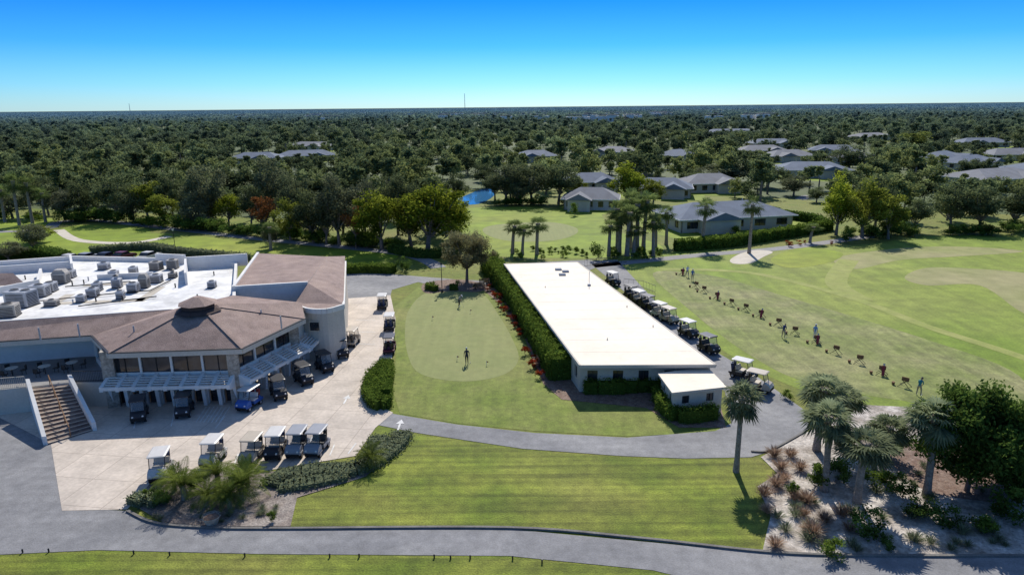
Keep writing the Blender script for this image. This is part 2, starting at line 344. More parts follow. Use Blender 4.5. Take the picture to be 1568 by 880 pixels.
sheet('sandy_bed',[(1165,700),(1230,665),(1320,620),(1420,625),(1600,660),(1900,680),(1900,850),(1568,851),(1300,850),(1168,842),(1180,790),(1160,745),(1190,725)],.05,M_['sandbed'],False)
sheet('mulch_bed',[(1360,690),(1440,675),(1568,700),(1568,765),(1450,760),(1390,735)],.056,M_['mulch'])
ribbon('kerb',[(195,783),(240,802),(330,809),(440,810),(780,809),(980,825),(1165,845),(1300,851),(1568,852),(1800,850)],.18,.02,M_['kerb'],.12)
ribbon('kerb',[(1150,692),(1180,690),(1232,662)],.15,.02,M_['kerb'],.12)
def line(u0_,v0_,u1_,v1_,w=.1):
    a=Vector(G3(u0_,v0_,.055));b=Vector(G3(u1_,v1_,.055));d=(b-a).normalized();n=Vector((-d.y,d.x,0))*w/2
    return [a-n,b-n,b+n,a+n]
mb=MB()
for l in [(505,697,512,680),(533,694,545,678),(470,690,478,668),(205,655,212,628),(262,652,268,628),(345,636,330,655),(298,636,340,636),(545,490,575,490),(545,508,575,508),(545,526,575,527),(225,735,232,720),(305,722,312,700),(358,712,365,694)]:
    mb.add(line(*l),[(0,1,2,3)],M_['paint'])
for i in range(7): mb.add(line(300+i*6,646,316+i*6,622,.09),[(0,1,2,3)],M_['paint'])
mb.obj('parking_markings')
mb=MB()
for (u,v,s) in ((530,612,1),(612,651,1)):
    x,y=G(u,v); 
    mb.add([(x-.08,y-.9,.056),(x+.08,y-.9,.056),(x+.08,y+.2,.056),(x-.08,y+.2,.056)],[(0,1,2,3)],M_['paint'])
    mb.add([(x-.35,y+.2,.056),(x+.35,y+.2,.056),(x,y+1,.056)],[(0,1,2)],M_['paint'])
mb.obj('arrow_markings')
# ------------------------------------------------ clubhouse
club=empty('clubhouse')
def facade(mb,p0,p1,z0,z1,nb,zb,zt,fw_=.8,wall=None,rec=.15,mull=1,out=1):
    wall=wall or M_['white']
    p0=Vector((p0[0],p0[1],0));p1=Vector((p1[0],p1[1],0));d=p1-p0;L=d.length;d.normalize();n=Vector((d.y,-d.x,0))*out
    def slab(s0,s1,za,zb_,m,o0=0,th=.3):
        a=p0+d*s0+n*o0;b=p0+d*s1+n*o0;vs=[]
        for z in (za,zb_):
            vs+=[(a.x,a.y,z),(b.x,b.y,z),(b.x-n.x*th,b.y-n.y*th,z),(a.x-n.x*th,a.y-n.y*th,z)]
        mb.add(vs,[(3,2,1,0),(4,5,6,7),(0,1,5,4),(1,2,6,5),(2,3,7,6),(3,0,4,7)],m)
    if zb>z0: slab(0,L,z0,zb,wall)
    if z1>zt: slab(0,L,zt,z1,wall)
    w=L/nb; g=w*(1-fw_)/2
    for i in range(nb):
        slab(i*w,i*w+g,zb,zt,wall); slab((i+1)*w-g,(i+1)*w,zb,zt,wall)
        slab(i*w+g,(i+1)*w-g,zb,zt,M_['glass'],-rec,.05)
        for k in range(1,mull+1):
            s=i*w+g+(w-2*g)*k/(mull+1); slab(s-.03,s+.03,zb,zt,M_['dmetal'],-rec+.06,.05)
EZ=5.2
e0=G(-330,545,EZ);a=G(140,514,EZ);b_=G(166,541,EZ);c_=G(371,534,EZ);d_=G(467,488,EZ)
apex=G3(303,466,7.7)
g0=G3(-330,515,6.4);g1=G3(262,474,6.4);e2=G3(357,452,7.0);e1=G3(462,463,6.0)
roof=MB()
def rface(ps,m=M_['shing']): roof.add(ps,[tuple(range(len(ps)))],m)
z3=lambda p,z:(p[0],p[1],z)
rface([z3(a,EZ),z3(b_,EZ),apex]);rface([z3(b_,EZ),z3(c_,EZ),apex]);rface([z3(c_,EZ),z3(d_,EZ),apex]);rface([z3(d_,EZ),e1,apex]);rface([e1,e2,apex]);rface([e2,g1,apex]);rface([g1,z3(a,EZ),apex])
rface([z3(e0,EZ),z3(a,EZ),g1,g0])
rface([z3(p,EZ-.02) for p in (e0,a,b_,c_,d_)]+[(e1[0],e1[1],EZ-.02),(g1[0],g1[1],EZ-.02),(g0[0],g0[1],EZ-.02)],M_['stucco'])
for p,q in ((e0,a),(a,b_),(b_,c_),(c_,d_),(d_,e1)):
    roof.beam(z3(p,EZ-.22),z3(q,EZ-.22),.14,.42,M_['beige'])
    roof.beam(z3(p,EZ+.03),z3(q,EZ+.03),.2,.06,M_['dmetal'])
for p in (b_,c_,d_): roof.beam(z3(p,EZ+.04),(apex[0],apex[1],apex[2]+.03),.22,.05,M_['shing'])
ax,ay,az=apex
roof.cyl((ax,ay,az-.7),(ax,ay,az+.15),1.5,1.5,8,M_['shingd'])
roof.cyl((ax,ay,az+.15),(ax,ay,az+.75),1.75,.35,8,M_['shing'])
roof.cyl((ax,ay,az-.55),(ax,ay,az-.3),2.1,1.7,8,M_['shingd'])
for (u,v) in ((205,505),(330,498),(400,480),(120,502),(430,490),(60,508)):
    x,y=G(u,v,6.2); roof.cyl((x,y,5.4),(x,y,6.6),.07,.07,8,M_['metal'])
roof.obj('roof',club)
cen=Vector((G(300,480,0)[0],62))
def ins(p,k=1.2):
    v=Vector((p[0],p[1])); w=(cen-v).normalized()*k; return (v+w)[:]
wb,wc,wd,wa=ins(b_),ins(c_),ins(d_),ins(a)
w=MB()
for p,q,nb in ((wb,wc,8),(wc,wd,5)):
    facade(w,p,q,2.6,EZ-.03,nb//2 if nb==8 else 3,3.05,4.75,.93,M_['white'],.15,1)
    facade(w,p,q,0,2.598,nb,0.02,2.25,.7,M_['white'],.5,0)
facade(w,wa,wb,0,EZ-.03,2,2.9,4.7,.8)
we=G(507,512,0)
facade(w,wd,we,0,4.6,5,0.02,2.2,.6,M_['white'],.4,0)
facade(w,(e0[0],a[1]+2.2),(wa[0],wa[1]+1.6),2.3,EZ-.03,14,2.32,4.8,.93,M_['white'],.15,1)
for p in (wb,wc,wd):
    w.box(p[0],p[1],0,.95,.95,EZ-.05,M_['stone'],R(20))
def canopy(p0,p1,nb,n_out=1):
    p0=Vector((p0[0],p0[1],0));p1=Vector((p1[0],p1[1],0));d=p1-p0;L=d.length;d.normalize();n=Vector((d.y,-d.x,0))*n_out
    for i in range(nb+1):
        q=p0+d*(L*i/nb)
        pr=[(0.02,0),(.4,0),(.55,1.7),(1.7,2.0),(1.7,2.42),(0.02,3.0)]
        vs=[];
        for sft in (-.15,.15):
            for (o,z) in pr: vs.append((q+n*o+d*sft+Vector((0,0,z)))[:])
        m=len(pr); w.add(vs,[(k,(k+1)%m,m+(k+1)%m,m+k) for k in range(m)]+[tuple(range(m))[::-1],tuple(range(m,2*m))],M_['white'])
        if i<nb:
            s0=p0+d*(L*i/nb+.152);s1=p0+d*(L*(i+1)/nb-.152)
            for j in range(5):   # striped sun louvres
                o=.45+.27*j; z=2.8-.112*j
                w.beam((s0+n*o+Vector((0,0,z)))[:],(s1+n*o+Vector((0,0,z)))[:],.17,.07,M_['white'])
            w.beam((s0+n*1.66+Vector((0,0,2.25)))[:],(s1+n*1.66+Vector((0,0,2.25)))[:],.08,.28,M_['white'])
canopy(wb,wc,8);canopy(wc,wd,5);canopy(wd,we,4)
w.obj('walls',club)
fb=MB()
fr=[g0[:2],g1[:2],e2[:2],G(362,408,6),G(290,402,6),G(110,398,6),G(-330,430,6)]
fb.prism([(p[0],p[1]+.25) if i<3 else p for i,p in enumerate(fr)],2.2,6.0,M_['white'],M_['wroof'])
for i in range(2,len(fr)-1):
    p,q=fr[i],fr[i+1]; fb.beam((p[0],p[1],6.25),(q[0],q[1],6.25),.3,.6,M_['white'])
p,q=g0,g1; fb.beam((p[0],p[1]+.2,6.3),(q[0],q[1]+.2,6.3),.3,.28,M_['white'])
for (u0_,v0_,u1_,v1_,h) in ((285,412,380,406,1.5),(0,452,60,440,.9),(60,440,64,422,.9),(110,404,112,418,1.2),(286,436,286,412,1.4),(150,428,235,424,.6),(0,420,110,412,1.0),(240,402,285,404,1.2)):
    p=G(u0_,v0_,6.0);q=G(u1_,v1_,6.0); fb.beam((p[0],p[1],6+h/2),(q[0],q[1],6+h/2),.25,h,M_['white'])
pl=[G3(-200,445,6.2),G3(40,436,6.2),G3(20,418,7.2),G3(-200,420,7.4)]
fb.add(pl,[(0,1,2,3)],M_['shing'])
for (u,v,sx_,sy_) in ((150,462,9,1),(90,460,1,5),(230,450,1,6),(180,435,7,1)):
    x,y=G(u,v,6.0); fb.box(x,y,6.004,sx_,sy_,.02,M_['stucco'],R(7))
fb.obj('flat_roof',club)
wg=MB()
F1=[G(357,438,7.0),G(471,431,7.0),G(500,391,7.0),G(395,386,7.0)]
wg.prism(F1,0,6.85,M_['white'],M_['shing'])
F2=smooth([G(452,464,5.6),G(470,472,5.6),G(500,473,5.6),G(526,466,5.6)],4,False)+[G(529,400,5.6),G(480,395,5.6)]
wg.prism(F2,0,5.45,M_['beige'],M_['shing'])
for i in range(4):
    p,q=F1[i],F1[(i+1)%4]
    if i in(0,3): wg.beam((p[0],p[1],6.86),(q[0],q[1],6.86),.3,.3,M_['white'])
for i in range(len(F2)-2):
    p,q=F2[i],F2[i+1]; wg.beam((p[0],p[1],5.4),(q[0],q[1],5.4),.22,.5,M_['white'])
wg.add([(F1[1][0]+.05,F1[1][1],6.84),(F2[12][0],F2[12][1],5.6),(F2[13][0],F2[13][1],6.3),(F1[2][0],F1[2][1],6.86)],[(0,1,2,3)],M_['shing'])
wg.add([(F1[1][0]+.05,F1[1][1],6.84),(F2[0][0],F2[0][1],5.6)]+[(x,y,5.62) for x,y in F2[1:13]],[tuple(range(14))],M_['shing'])
x2,y2=F2[6]; wg.box(x2-.3,y2-.02,3.3,1.1,.12,1.1,M_['stucco'],0); wg.box(x2-.3,y2-.1,3.42,.9,.1,.85,M_['glass'],0)
wg.obj('wing',club)
def hvac(x,y,z,sx,sy,sz,rot,kind):
    mb=MB(); hm=random.choice([M_['metal'],M_['metal'],M_['tanmetal']])
    mb.box(0,0,0,sx*1.05,sy*1.05,.12,M_['dmetal']); mb.box(0,0,.12,sx,sy,sz,hm)
    for k in range(int(sz/.14)-1):
        mb.box(0,-sy/2-.012,.22+k*.14,sx*.8,.02,.06,M_['dmetal'])
        mb.box(sx/2+.012,0,.22+k*.14,.02,sy*.8,.06,M_['dmetal'])
    if kind==0:
        nf=2 if sx>1.8 else 1
        for i in range(nf):
            cx=(i-(nf-1)/2)*sx/nf; mb.cyl((cx,0,sz+.12),(cx,0,sz+.2),min(sx/nf,sy)*.38,min(sx/nf,sy)*.38,14,hm); mb.cyl((cx,0,sz+.2),(cx,0,sz+.22),min(sx/nf,sy)*.32,min(sx/nf,sy)*.32,14,M_['black'])
    elif kind==1:
        mb.prof([(-sx/2,sz+.12),(sx/2,sz+.12),(sx*.3,sz+.5),(-sx*.3,sz+.5)],-sy*.4,sy*.4,hm)
    else:
        mb.cyl((0,0,sz+.12),(0,0,sz+.45),.2,.2,12,hm); mb.cyl((0,0,sz+.45),(0,0,sz+.58),.34,.12,12,M_['dmetal'])
    o=mb.obj('hvac_unit',club,(x,y,z),rot)
for (u,v,sx,sy,sz,k) in [(35,468,2.6,1.8,1.5,0),(14,484,1.8,1.4,1.1,0),(62,453,1.8,1.3,1.1,0),(78,446,1.2,1.2,.9,0),(95,433,1.6,1.3,1.1,1),(108,425,1.1,1.1,.8,0),(143,454,1.1,1,.8,0),(125,462,.9,.8,.6,0),(150,445,.9,.9,.8,0),(180,440,1.,1,.9,2),(205,447,1.1,1.1,.9,0),(222,440,1.0,1.0,1.1,1),(185,457,.8,.8,.7,0),(240,432,1.3,1.0,.8,0),(175,425,1.,1.,.7,0),(205,420,1.,.9,.8,0),(265,425,.9,.9,.5,2),(240,413,1.4,1.1,.9,0),(160,412,1.3,1,.7,0),(325,440,.9,.8,.6,0),(80,468,1.3,.8,.5,0),(265,411,1.3,1,1.0,0)]:
    x,y=G(u,v,6.0); hvac(x,y,6.0,sx*.92,sy*.92,sz,R(random.choice([8,8,-6,15])),k)
pp=MB()
for (u0_,v0_,u1_,v1_) in ((60,462,180,450),(180,450,230,446),(100,440,200,432),(120,470,240,455),(180,450,185,425),(230,446,262,430)):
    p=G(u0_,v0_,6.1);q=G(u1_,v1_,6.1); pp.cyl((p[0],p[1],6.2),(q[0],q[1],6.2),.06,.06,6,M_['dmetal'])
for i in range(20):
    x,y=G(random.uniform(20,340),random.uniform(418,466),6.0); pp.cyl((x,y,6),(x,y,6.5),.07,.07,8,random.choice([M_['metal'],M_['dmetal']]))
pp.obj('roof_pipes',club)
tr=MB()
TZ=2.3
tr.prism([G(-330,612,TZ),G(-12,598,TZ),G(42,592,TZ),G(108,585,TZ),(wb[0]-.3,wb[1]-.2),(wa[0],wa[1]+1.4),(e0[0],a[1]+2.0)],0,TZ,M_['beige'],M_['asph2'])
T0=Vector(G3(48,592,TZ));T1=Vector(G3(105,586,TZ));B0=Vector(G3(74,681,0));B1=Vector(G3(142,660,0))
ns=14
for i in range(ns):
    f0=i/ns;f1=(i+1)/ns;z=TZ*(1-(i+1)/(ns+1))
    q=[T0.lerp(B0,f0),T1.lerp(B1,f0),T1.lerp(B1,f1),T0.lerp(B0,f1)]
    tr.prism([(p.x,p.y) for p in q],0,z,M_['step'],M_['step'])
    tr.beam((q[2].x,q[2].y+.03,z+.004),(q[3].x,q[3].y+.03,z+.004),.07,.02,M_['stucco'])
for (A_,B_,o) in ((T0,B0,-1),(T1,B1,1)):
    if o==1: n=Vector((.32,.08,0))
    else: n=Vector((-.32,-.08,0))
    vs=[]
    for (p,zt) in ((A_,TZ+.75),(B_,.75)):
        for s in (n*0.05,n):
            vs+= [(p.x+s.x,p.y+s.y,0),(p.x+s.x,p.y+s.y,zt)]
    tr.add(vs,[(0,1,5,4),(2,6,7,3),(1,3,7,5),(4,5,7,6),(0,2,3,1)],M_['white'])
mA=T0.lerp(T1,.5);mB=B0.lerp(B1,.5)
tr.beam((mA.x,mA.y,TZ+.9),(mB.x,mB.y,.95),.06,.06,M_['wood'])
for k in range(5):
    p=mA.lerp(mB,k/4); zz=TZ*(1-k/4); tr.beam((p.x,p.y,max(zz-.1,0)),(p.x,p.y,zz+.9),.05,.05,M_['wood'])
def rail(mb,pts,z,h=1.0,m=M_['dmetal'],st=.14):
    for i in range(len(pts)-1):
        a_=Vector((*pts[i],z));b2=Vector((*pts[i+1],z))
        for hh in (.1,h): mb.beam(a_+Vector((0,0,hh)),b2+Vector((0,0,hh)),.05,.05,m)
        n=max(1,int((b2-a_).length/st))
        for k in range(n+1):
            p=a_.lerp(b2,k/n); mb.beam(p,p+Vector((0,0,h)),.02,.02,m)
rail(tr,[G(-330,610,TZ),G(-12,597,TZ),G(40,593,TZ)],TZ,1.,M_['stucco'])
rail(tr,[(T1.x+.3,T1.y+.2),(wb[0]-.5,wb[1])],TZ,1.)
# patio furniture on the terrace
for (u,v) in ((20,575),(70,572),(112,566)):
    x,y=G(u,v,TZ); tr.cyl((x,y,TZ),(x,y,TZ+.72),.04,.04,8,M_['dmetal']); tr.cyl((x,y,TZ+.72),(x,y,TZ+.76),.5,.5,14,M_['stucco'])
    for k in range(3):
        cx=x+.85*math.cos(k*2.1+.4);cy=y+.85*math.sin(k*2.1+.4); tr.box(cx,cy,TZ+.4,.42,.42,.05,M_['dmetal']); tr.box(cx+.2*math.cos(k*2.1+.4),cy+.2*math.sin(k*2.1+.4),TZ+.46,.08,.4,.4,M_['dmetal'],k*2.1+.4)
        for sx_ in(-.18,.18): tr.box(cx+sx_,cy,TZ,.03,.03,.4,M_['dmetal'])
tr.obj('terrace_and_stairs',club)
# ------------------------------------------------ driving range building
rb=empty('range_building')
q=MB(); RZ=2.95
rp=[G(888,559,RZ),G(1096,558,RZ),G(884,401,RZ),G(772,404,RZ)]
q.prism(rp,RZ-.3,RZ,M_['beige'],M_['cream'])
for i in range(4):
    p,s=rp[i],rp[(i+1)%4]; q.beam((p[0],p[1],RZ-.08),(s[0],s[1],RZ-.08),.16,.22,M_['beige'])
for (u,v) in ((855,413),(866,416),(861,421)):
    x,y=G(u,v,RZ); q.box(x,y,RZ,.9,.9,.14,M_['gshing'])
x,y=G(902,437,RZ); q.cyl((x,y,RZ),(x,y,RZ+1.8),.04,.04,6,M_['metal']); q.box(x,y,RZ+.0,.4,.4,.25,M_['metal'])
for (u,v) in ((1000,500),(960,470),(835,440),(930,520)):
    x,y=G(u,v,RZ); q.cyl((x,y,RZ),(x,y,RZ+.2),.06,.06,8,M_['cream'])
for k in range(1,12):
    t=k/12; p=Vector(rp[0]).lerp(Vector(rp[3]),t);s=Vector(rp[1]).lerp(Vector(rp[2]),t)
    q.beam((p.x+.3,p.y,RZ+.002),(s.x-.3,s.y,RZ+.002),.06,.012,M_['cream'])
q.obj('roof',rb)
q=MB()
c0=sum((Vector(p) for p in rp),Vector((0,0)))/4
ip=[Vector(p)+(c0-Vector(p)).normalized()*.9 for p in rp]
facade(q,ip[0],ip[1],0,RZ-.3,5,1.0,2.1,.4,M_['stucco'],.15,1)
facade(q,ip[3],ip[0],0,RZ-.3,14,1.0,2.1,.35,M_['stucco'],.15,1)
facade(q,ip[2],ip[3],0,RZ-.3,5,1.0,2.1,.35,M_['stucco'],.15,1)
a1=ip[1]+Vector((-2.5,0));a2=ip[2]+Vector((-2.5,0))
facade(q,a1,a2,0,RZ-.3,12,0.02,2.2,.5,M_['stucco'],.3,1)
for k in range(10):
    p=ip[1].lerp(ip[2],k/9); q.box(p.x,p.y,0,.25,.25,RZ-.3,M_['white'])
q.obj('walls',rb)
q=MB()
ap=[G(1029,601,2.4),G(1113,592,2.4),G(1083,561,2.4),G(1007,571,2.4)]
q.prism(ap,2.2,2.4,M_['beige'],M_['cream'])
cA=sum((Vector(p) for p in ap),Vector((0,0)))/4
ap2=[(Vector(p)+(cA-Vector(p)).normalized()*.35) for p in ap]
facade(q,ap2[0],ap2[1],0,2.2,2,1.2,1.9,.3,M_['beige'],.1,1)
facade(q,ap2[1],ap2[2],0,2.2,2,.05,2.0,.4,M_['beige'],.1,0)
facade(q,ap2[3],ap2[0],0,2.2,2,1.2,1.9,.3,M_['beige'],.1,0)
q.obj('annex',rb)
# ------------------------------------------------ hedges
def hedge(name,px,w,h,lm,dens=70,leaf=.2,world=False,sm=True,core=True,lump=.12):
    pts=px if world else gp(px)
    pts=smooth(pts,5,False) if sm and len(pts)>2 else pts
    mb=MB(); C=[];T=[]
    for i in range(len(pts)-1):
        a_=np.array(pts[i]);b2=np.array(pts[i+1]);d=b2-a_;L=np.linalg.norm(d)
        if L<1e-4: continue
        d/=L;n=np.array((-d[1],d[0]))
        mb.box(*((a_+b2)/2),0,L+.1,w*.8,h*.86,lm,math.atan2(d[1],d[0]))
        N=int(dens*L*(w+2*h)); s=rng.uniform(-.1,L+.1,N); k=rng.uniform(0,w+2*h,N)
        off=np.where(k<h,-w/2,np.where(k<h+w,k-h-w/2,w/2)); z=np.where(k<h,k,np.where(k<h+w,h,k-h-w))
        sh=np.clip((z/h-.75)/.25,0,1); off=off*(1-.12*sh)
        X=a_[0]+d[0]*s+n[0]*off;Y=a_[1]+d[1]*s+n[1]*off
        lum=np.sin(X*1.9+Y*1.3)*np.sin(Y*1.7-X*.8)+.5*np.sin(X*4.1-Y*3.3)
        z=np.maximum(.05,z*(1+.6*lump*lum)+rng.normal(size=N)*.08); off2=rng.normal(size=N)*.08+np.sign(off)*lump*.7*lum
        X+=n[0]*off2;Y+=n[1]*off2
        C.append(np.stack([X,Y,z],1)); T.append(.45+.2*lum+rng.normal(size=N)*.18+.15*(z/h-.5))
    for e,o in ((pts[0],pts[1]),(pts[-1],pts[-2])):
        e=np.array(e);o=np.array(o);d=e-o;d/=np.linalg.norm(d);n=np.array((-d[1],d[0]));N=int(dens*w*h)
        s=rng.uniform(-w/2,w/2,N);z=rng.uniform(.05,h,N);k=.08+rng.normal(size=N)*.07
        C.append(np.stack([e[0]+n[0]*s+d[0]*k,e[1]+n[1]*s+d[1]*k,z],1));T.append(.4+rng.normal(size=N)*.2)
    C=np.concatenate(C);T=np.concatenate(T);v,f=leafq(C,leaf,.35,.7)
    me=combine(name,mb,v,f,lm,T,.3); o=bpy.data.objects.new(name,me); return link(o)
hl=[G(748,413),G(774,442),G(798,474),G(834,534),G(862,582)]
hedge('hedge',hl,2.7,2.5,L_['hedge'],75,.2,True)
for (u,v) in ((904,602),(926,602),(946,602),(965,600),(985,599),(1000,599)):
    x,y=G(u,v); hedge('hedge',[(x-.5,y),(x+.5,y)],.95,1.35,L_['hedge'],110,.14,True)
hedge('hedge',[(1008,612),(1018,632),(1034,644)],1.1,1.25,L_['hedge'],95,.15)
hedge('hedge',[(1040,645),(1066,645),(1094,640)],1.0,1.25,L_['hedge'],95,.15)
hedge('hedge',[(592,562),(572,583),(566,605),(580,625),(592,620)],1.3,1.0,L_['hedge'],90,.15)
hedge('hedge',[(592,565),(590,585),(588,610)],1.4,1.05,L_['hedge'],90,.15)
hedge('hedge',[(415,745),(440,730),(500,722),(545,722),(580,705),(610,680),(615,666)],1.7,.45,L_['cover'],80,.16)
hedge('hedge',[(430,748),(470,742),(530,730)],1.5,.4,L_['cover'],80,.16)
hedge('hedge',[(580,672),(575,690),(560,706)],1.5,.4,L_['cover'],80,.16)
hedge('hedge',[(205,775),(225,765),(245,772)],1.4,.6,L_['cover'],80,.16)
hedge('hedge',[(1035,384),(1110,378),(1200,364),(1270,352)],1.8,2.0,L_['hedge'],22,.4)
hedge('hedge',[(1180,332),(1240,340),(1268,352)],1.8,1.8,L_['dark'],22,.4)
hedge('hedge',[(532,418),(570,416),(603,418)],2.,1.3,L_['hedge'],40,.25)
hedge('hedge',[(655,443),(668,446)],.9,.9,L_['hedge'],60,.2)
hedge('hedge',[(690,444),(700,444)],.9,.9,L_['hedge'],60,.2)
hedge('hedge',[(140,388),(220,382),(280,390),(380,400)],1.6,1.2,L_['cover'],30,.3)
hedge('hedge',[(600,386),(640,394),(690,392),(700,384)],1.8,1.4,L_['dark'],30,.3)
hedge('hedge',[(0,398),(60,392),(100,400)],2.5,1.6,L_['dark'],30,.3)
# ------------------------------------------------ trees
PR={}
def proto(k,n,*a,**kw):
    PR[k]=[tree_mesh(k,*a,**kw) for i in range(n)]
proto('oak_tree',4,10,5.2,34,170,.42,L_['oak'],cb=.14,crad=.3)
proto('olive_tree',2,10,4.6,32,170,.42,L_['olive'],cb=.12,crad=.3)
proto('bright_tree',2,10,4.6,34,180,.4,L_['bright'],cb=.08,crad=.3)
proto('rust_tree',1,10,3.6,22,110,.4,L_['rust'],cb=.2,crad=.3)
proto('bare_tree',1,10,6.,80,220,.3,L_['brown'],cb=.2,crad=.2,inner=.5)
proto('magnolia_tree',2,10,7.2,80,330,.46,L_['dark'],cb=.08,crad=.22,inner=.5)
proto('shrub',3,1.6,1.1,12,90,.16,L_['dark'],cb=.0,crad=.38,limbs=False)
proto('light_shrub',2,1.6,1.1,12,90,.16,L_['hedge'],cb=.0,crad=.38,limbs=False)
proto('croton_shrub',2,1.3,.8,9,40,.17,L_['red'],cb=.1,crad=.38,limbs=False)
def put(name,me,x,y,sxy,sz,z=0,rot=None):
    o=bpy.data.objects.new(name,me); link(o); o.location=(x,y,z); o.scale=(sxy,sxy,sz); o.rotation_euler[2]=random.uniform(0,6.28) if rot is None else rot; return o
BR={'oak_tree':(10,5.2),'olive_tree':(10,4.6),'bright_tree':(10,4.6),'rust_tree':(10,3.6),'bare_tree':(10,6.),'magnolia_tree':(10,7.2),'shrub':(1.6,1.1),'light_shrub':(1.6,1.1),'croton_shrub':(1.3,.8)}
def tree(k,u,vb,vt,wpx,name=None):
    x,y=G(u,vb); H=max(.4,HT(x,y,vt)); dep=Vector((x,y,-CAMH)).dot(fw); Rr_=wpx/2/F*dep
    bh,brd=BR[k]; return put(name or k,random.choice(PR[k]),x,y,Rr_/brd,H/bh)
T=[('oak_tree',20,335,285,70),('oak_tree',75,330,268,60),('oak_tree',130,336,275,70),('oak_tree',180,338,262,75),('olive_tree',228,338,270,70),('oak_tree',265,335,255,60),
('oak_tree',320,345,245,85),('bright_tree',350,345,290,60),('oak_tree',385,350,280,60),('rust_tree',405,360,292,50),('olive_tree',445,368,300,70),('oak_tree',480,372,290,80),
('oak_tree',520,376,262,95),('rust_tree',545,380,305,38),('bright_tree',585,382,278,95),('bright_tree',655,384,266,135),('olive_tree',630,378,285,90),('oak_tree',560,370,270,70),('bright_tree',690,376,288,70),
('bare_tree',715,432,347,100),('oak_tree',420,340,235,80),('oak_tree',690,350,300,60),('bright_tree',150,315,288,50),('oak_tree',610,360,258,80),
('oak_tree',300,350,290,60),('oak_tree',500,374,300,70),('olive_tree',250,345,290,60),('oak_tree',100,338,290,60),('oak_tree',205,340,285,55),
('oak_tree',455,350,262,80),('oak_tree',775,312,248,90),('oak_tree',815,312,246,90),('oak_tree',855,312,248,80),('oak_tree',795,314,275,50),('olive_tree',880,300,268,40),('bright_tree',960,308,246,85),('olive_tree',1000,312,268,50),('oak_tree',758,306,262,50),('oak_tree',745,288,250,60),('oak_tree',700,312,262,50),
('bright_tree',1280,360,262,80),('olive_tree',1320,364,268,90),('olive_tree',1360,366,290,70),('oak_tree',1340,352,262,80),('oak_tree',1455,352,278,80),('oak_tree',1500,354,282,90),('oak_tree',1550,352,280,80),('oak_tree',1400,356,300,60),('oak_tree',1600,354,280,90),('oak_tree',1660,354,270,90),
('oak_tree',1300,262,220,80),('oak_tree',1110,282,248,90),('oak_tree',1175,288,250,70),('olive_tree',1395,240,196,70),('oak_tree',1070,290,262,60),('oak_tree',1215,300,268,60),('oak_tree',1250,310,285,40),
('oak_tree',50,388,340,60),('olive_tree',55,372,342,65),('oak_tree',15,400,368,60),('oak_tree',415,380,342,35),('shrub',620,416,392,26),('shrub',912,398,370,28),
('light_shrub',880,330,308,20),('light_shrub',1125,360,344,26),('shrub',1297,372,352,26),
('magnolia_tree',1480,752,584,200),('magnolia_tree',1560,770,650,140),('magnolia_tree',1530,735,605,140),
('shrub',1330,822,778,70),('light_shrub',1270,852,826,52),('shrub',1405,790,760,60),('shrub',1450,806,775,60),('light_shrub',1250,745,705,50),('light_shrub',1510,820,790,60),('shrub',1360,842,820,30),('light_shrub',1215,762,735,30),
('shrub',1280,740,695,50),('shrub',1355,700,645,70),('shrub',1380,760,725,60),('shrub',1540,795,740,80),('light_shrub',1340,745,715,50),('light_shrub',1320,700,660,50),('light_shrub',1205,612,597,25),('light_shrub',415,800,780,22),('light_shrub',232,765,745,30)]
for t in T: tree(*t)
for i in range(17):
    t=i/12; p=Vector(G(748,440)).lerp(Vector(G(800,520)),t) if i<13 else Vector(G(808+7*(i-13),540+14*(i-13)))
    s=random.uniform(.45,.95)
    put('croton_shrub',random.choice(PR['croton_shrub']),p.x+random.uniform(-.4,.4),p.y+random.uniform(-.8,.8),s,s)
for i in range(12):
    t=random.random(); p=Vector(G(752,440)).lerp(Vector(G(806,520)),t); put('shrub',random.choice(PR['shrub']),p.x+random.uniform(-.4,.2),p.y,.4,.35)
for (u,v) in ((663,438),(745,435),(757,440),(700,436),(655,440),(728,442)):
    x,y=G(u,v); put('shrub',random.choice(PR['shrub']),x,y,.45,.5)
for i in range(9):
    x,y=G(random.uniform(1205,1275),random.uniform(371,379)); put('croton_shrub',random.choice(PR['croton_shrub']),x,y,random.uniform(.5,.9),random.uniform(.4,.8))
for i in range(90):
    u=random.uniform(-20,610); v=339+max(0,(u-150))*.095+random.uniform(-3,2); x,y=G(u,v)
    s=random.uniform(.9,2.2); put('shrub',random.choice(PR[random.choice(['shrub','light_shrub'])]),x,y,s*1.3,s)
for i in range(50):
    u=random.uniform(745,1010); v=random.uniform(384,399); x,y=G(u,v); s=random.uniform(.3,.9); put('light_shrub',random.choice(PR['light_shrub']),x,y,s,s)
for i in range(30):
    u=random.uniform(1290,1568); v=random.uniform(357,366) - (u-1290)*.02; x,y=G(u,v); s=random.uniform(.8,1.8); put('shrub',random.choice(PR['shrub']),x,y,s*1.3,s)
for i in range(30):
    u=random.uniform(760,930); v=random.uniform(310,317); x,y=G(u,v); s=random.uniform(.8,1.8); put('shrub',random.choice(PR['shrub']),x,y,s*1.3,s)
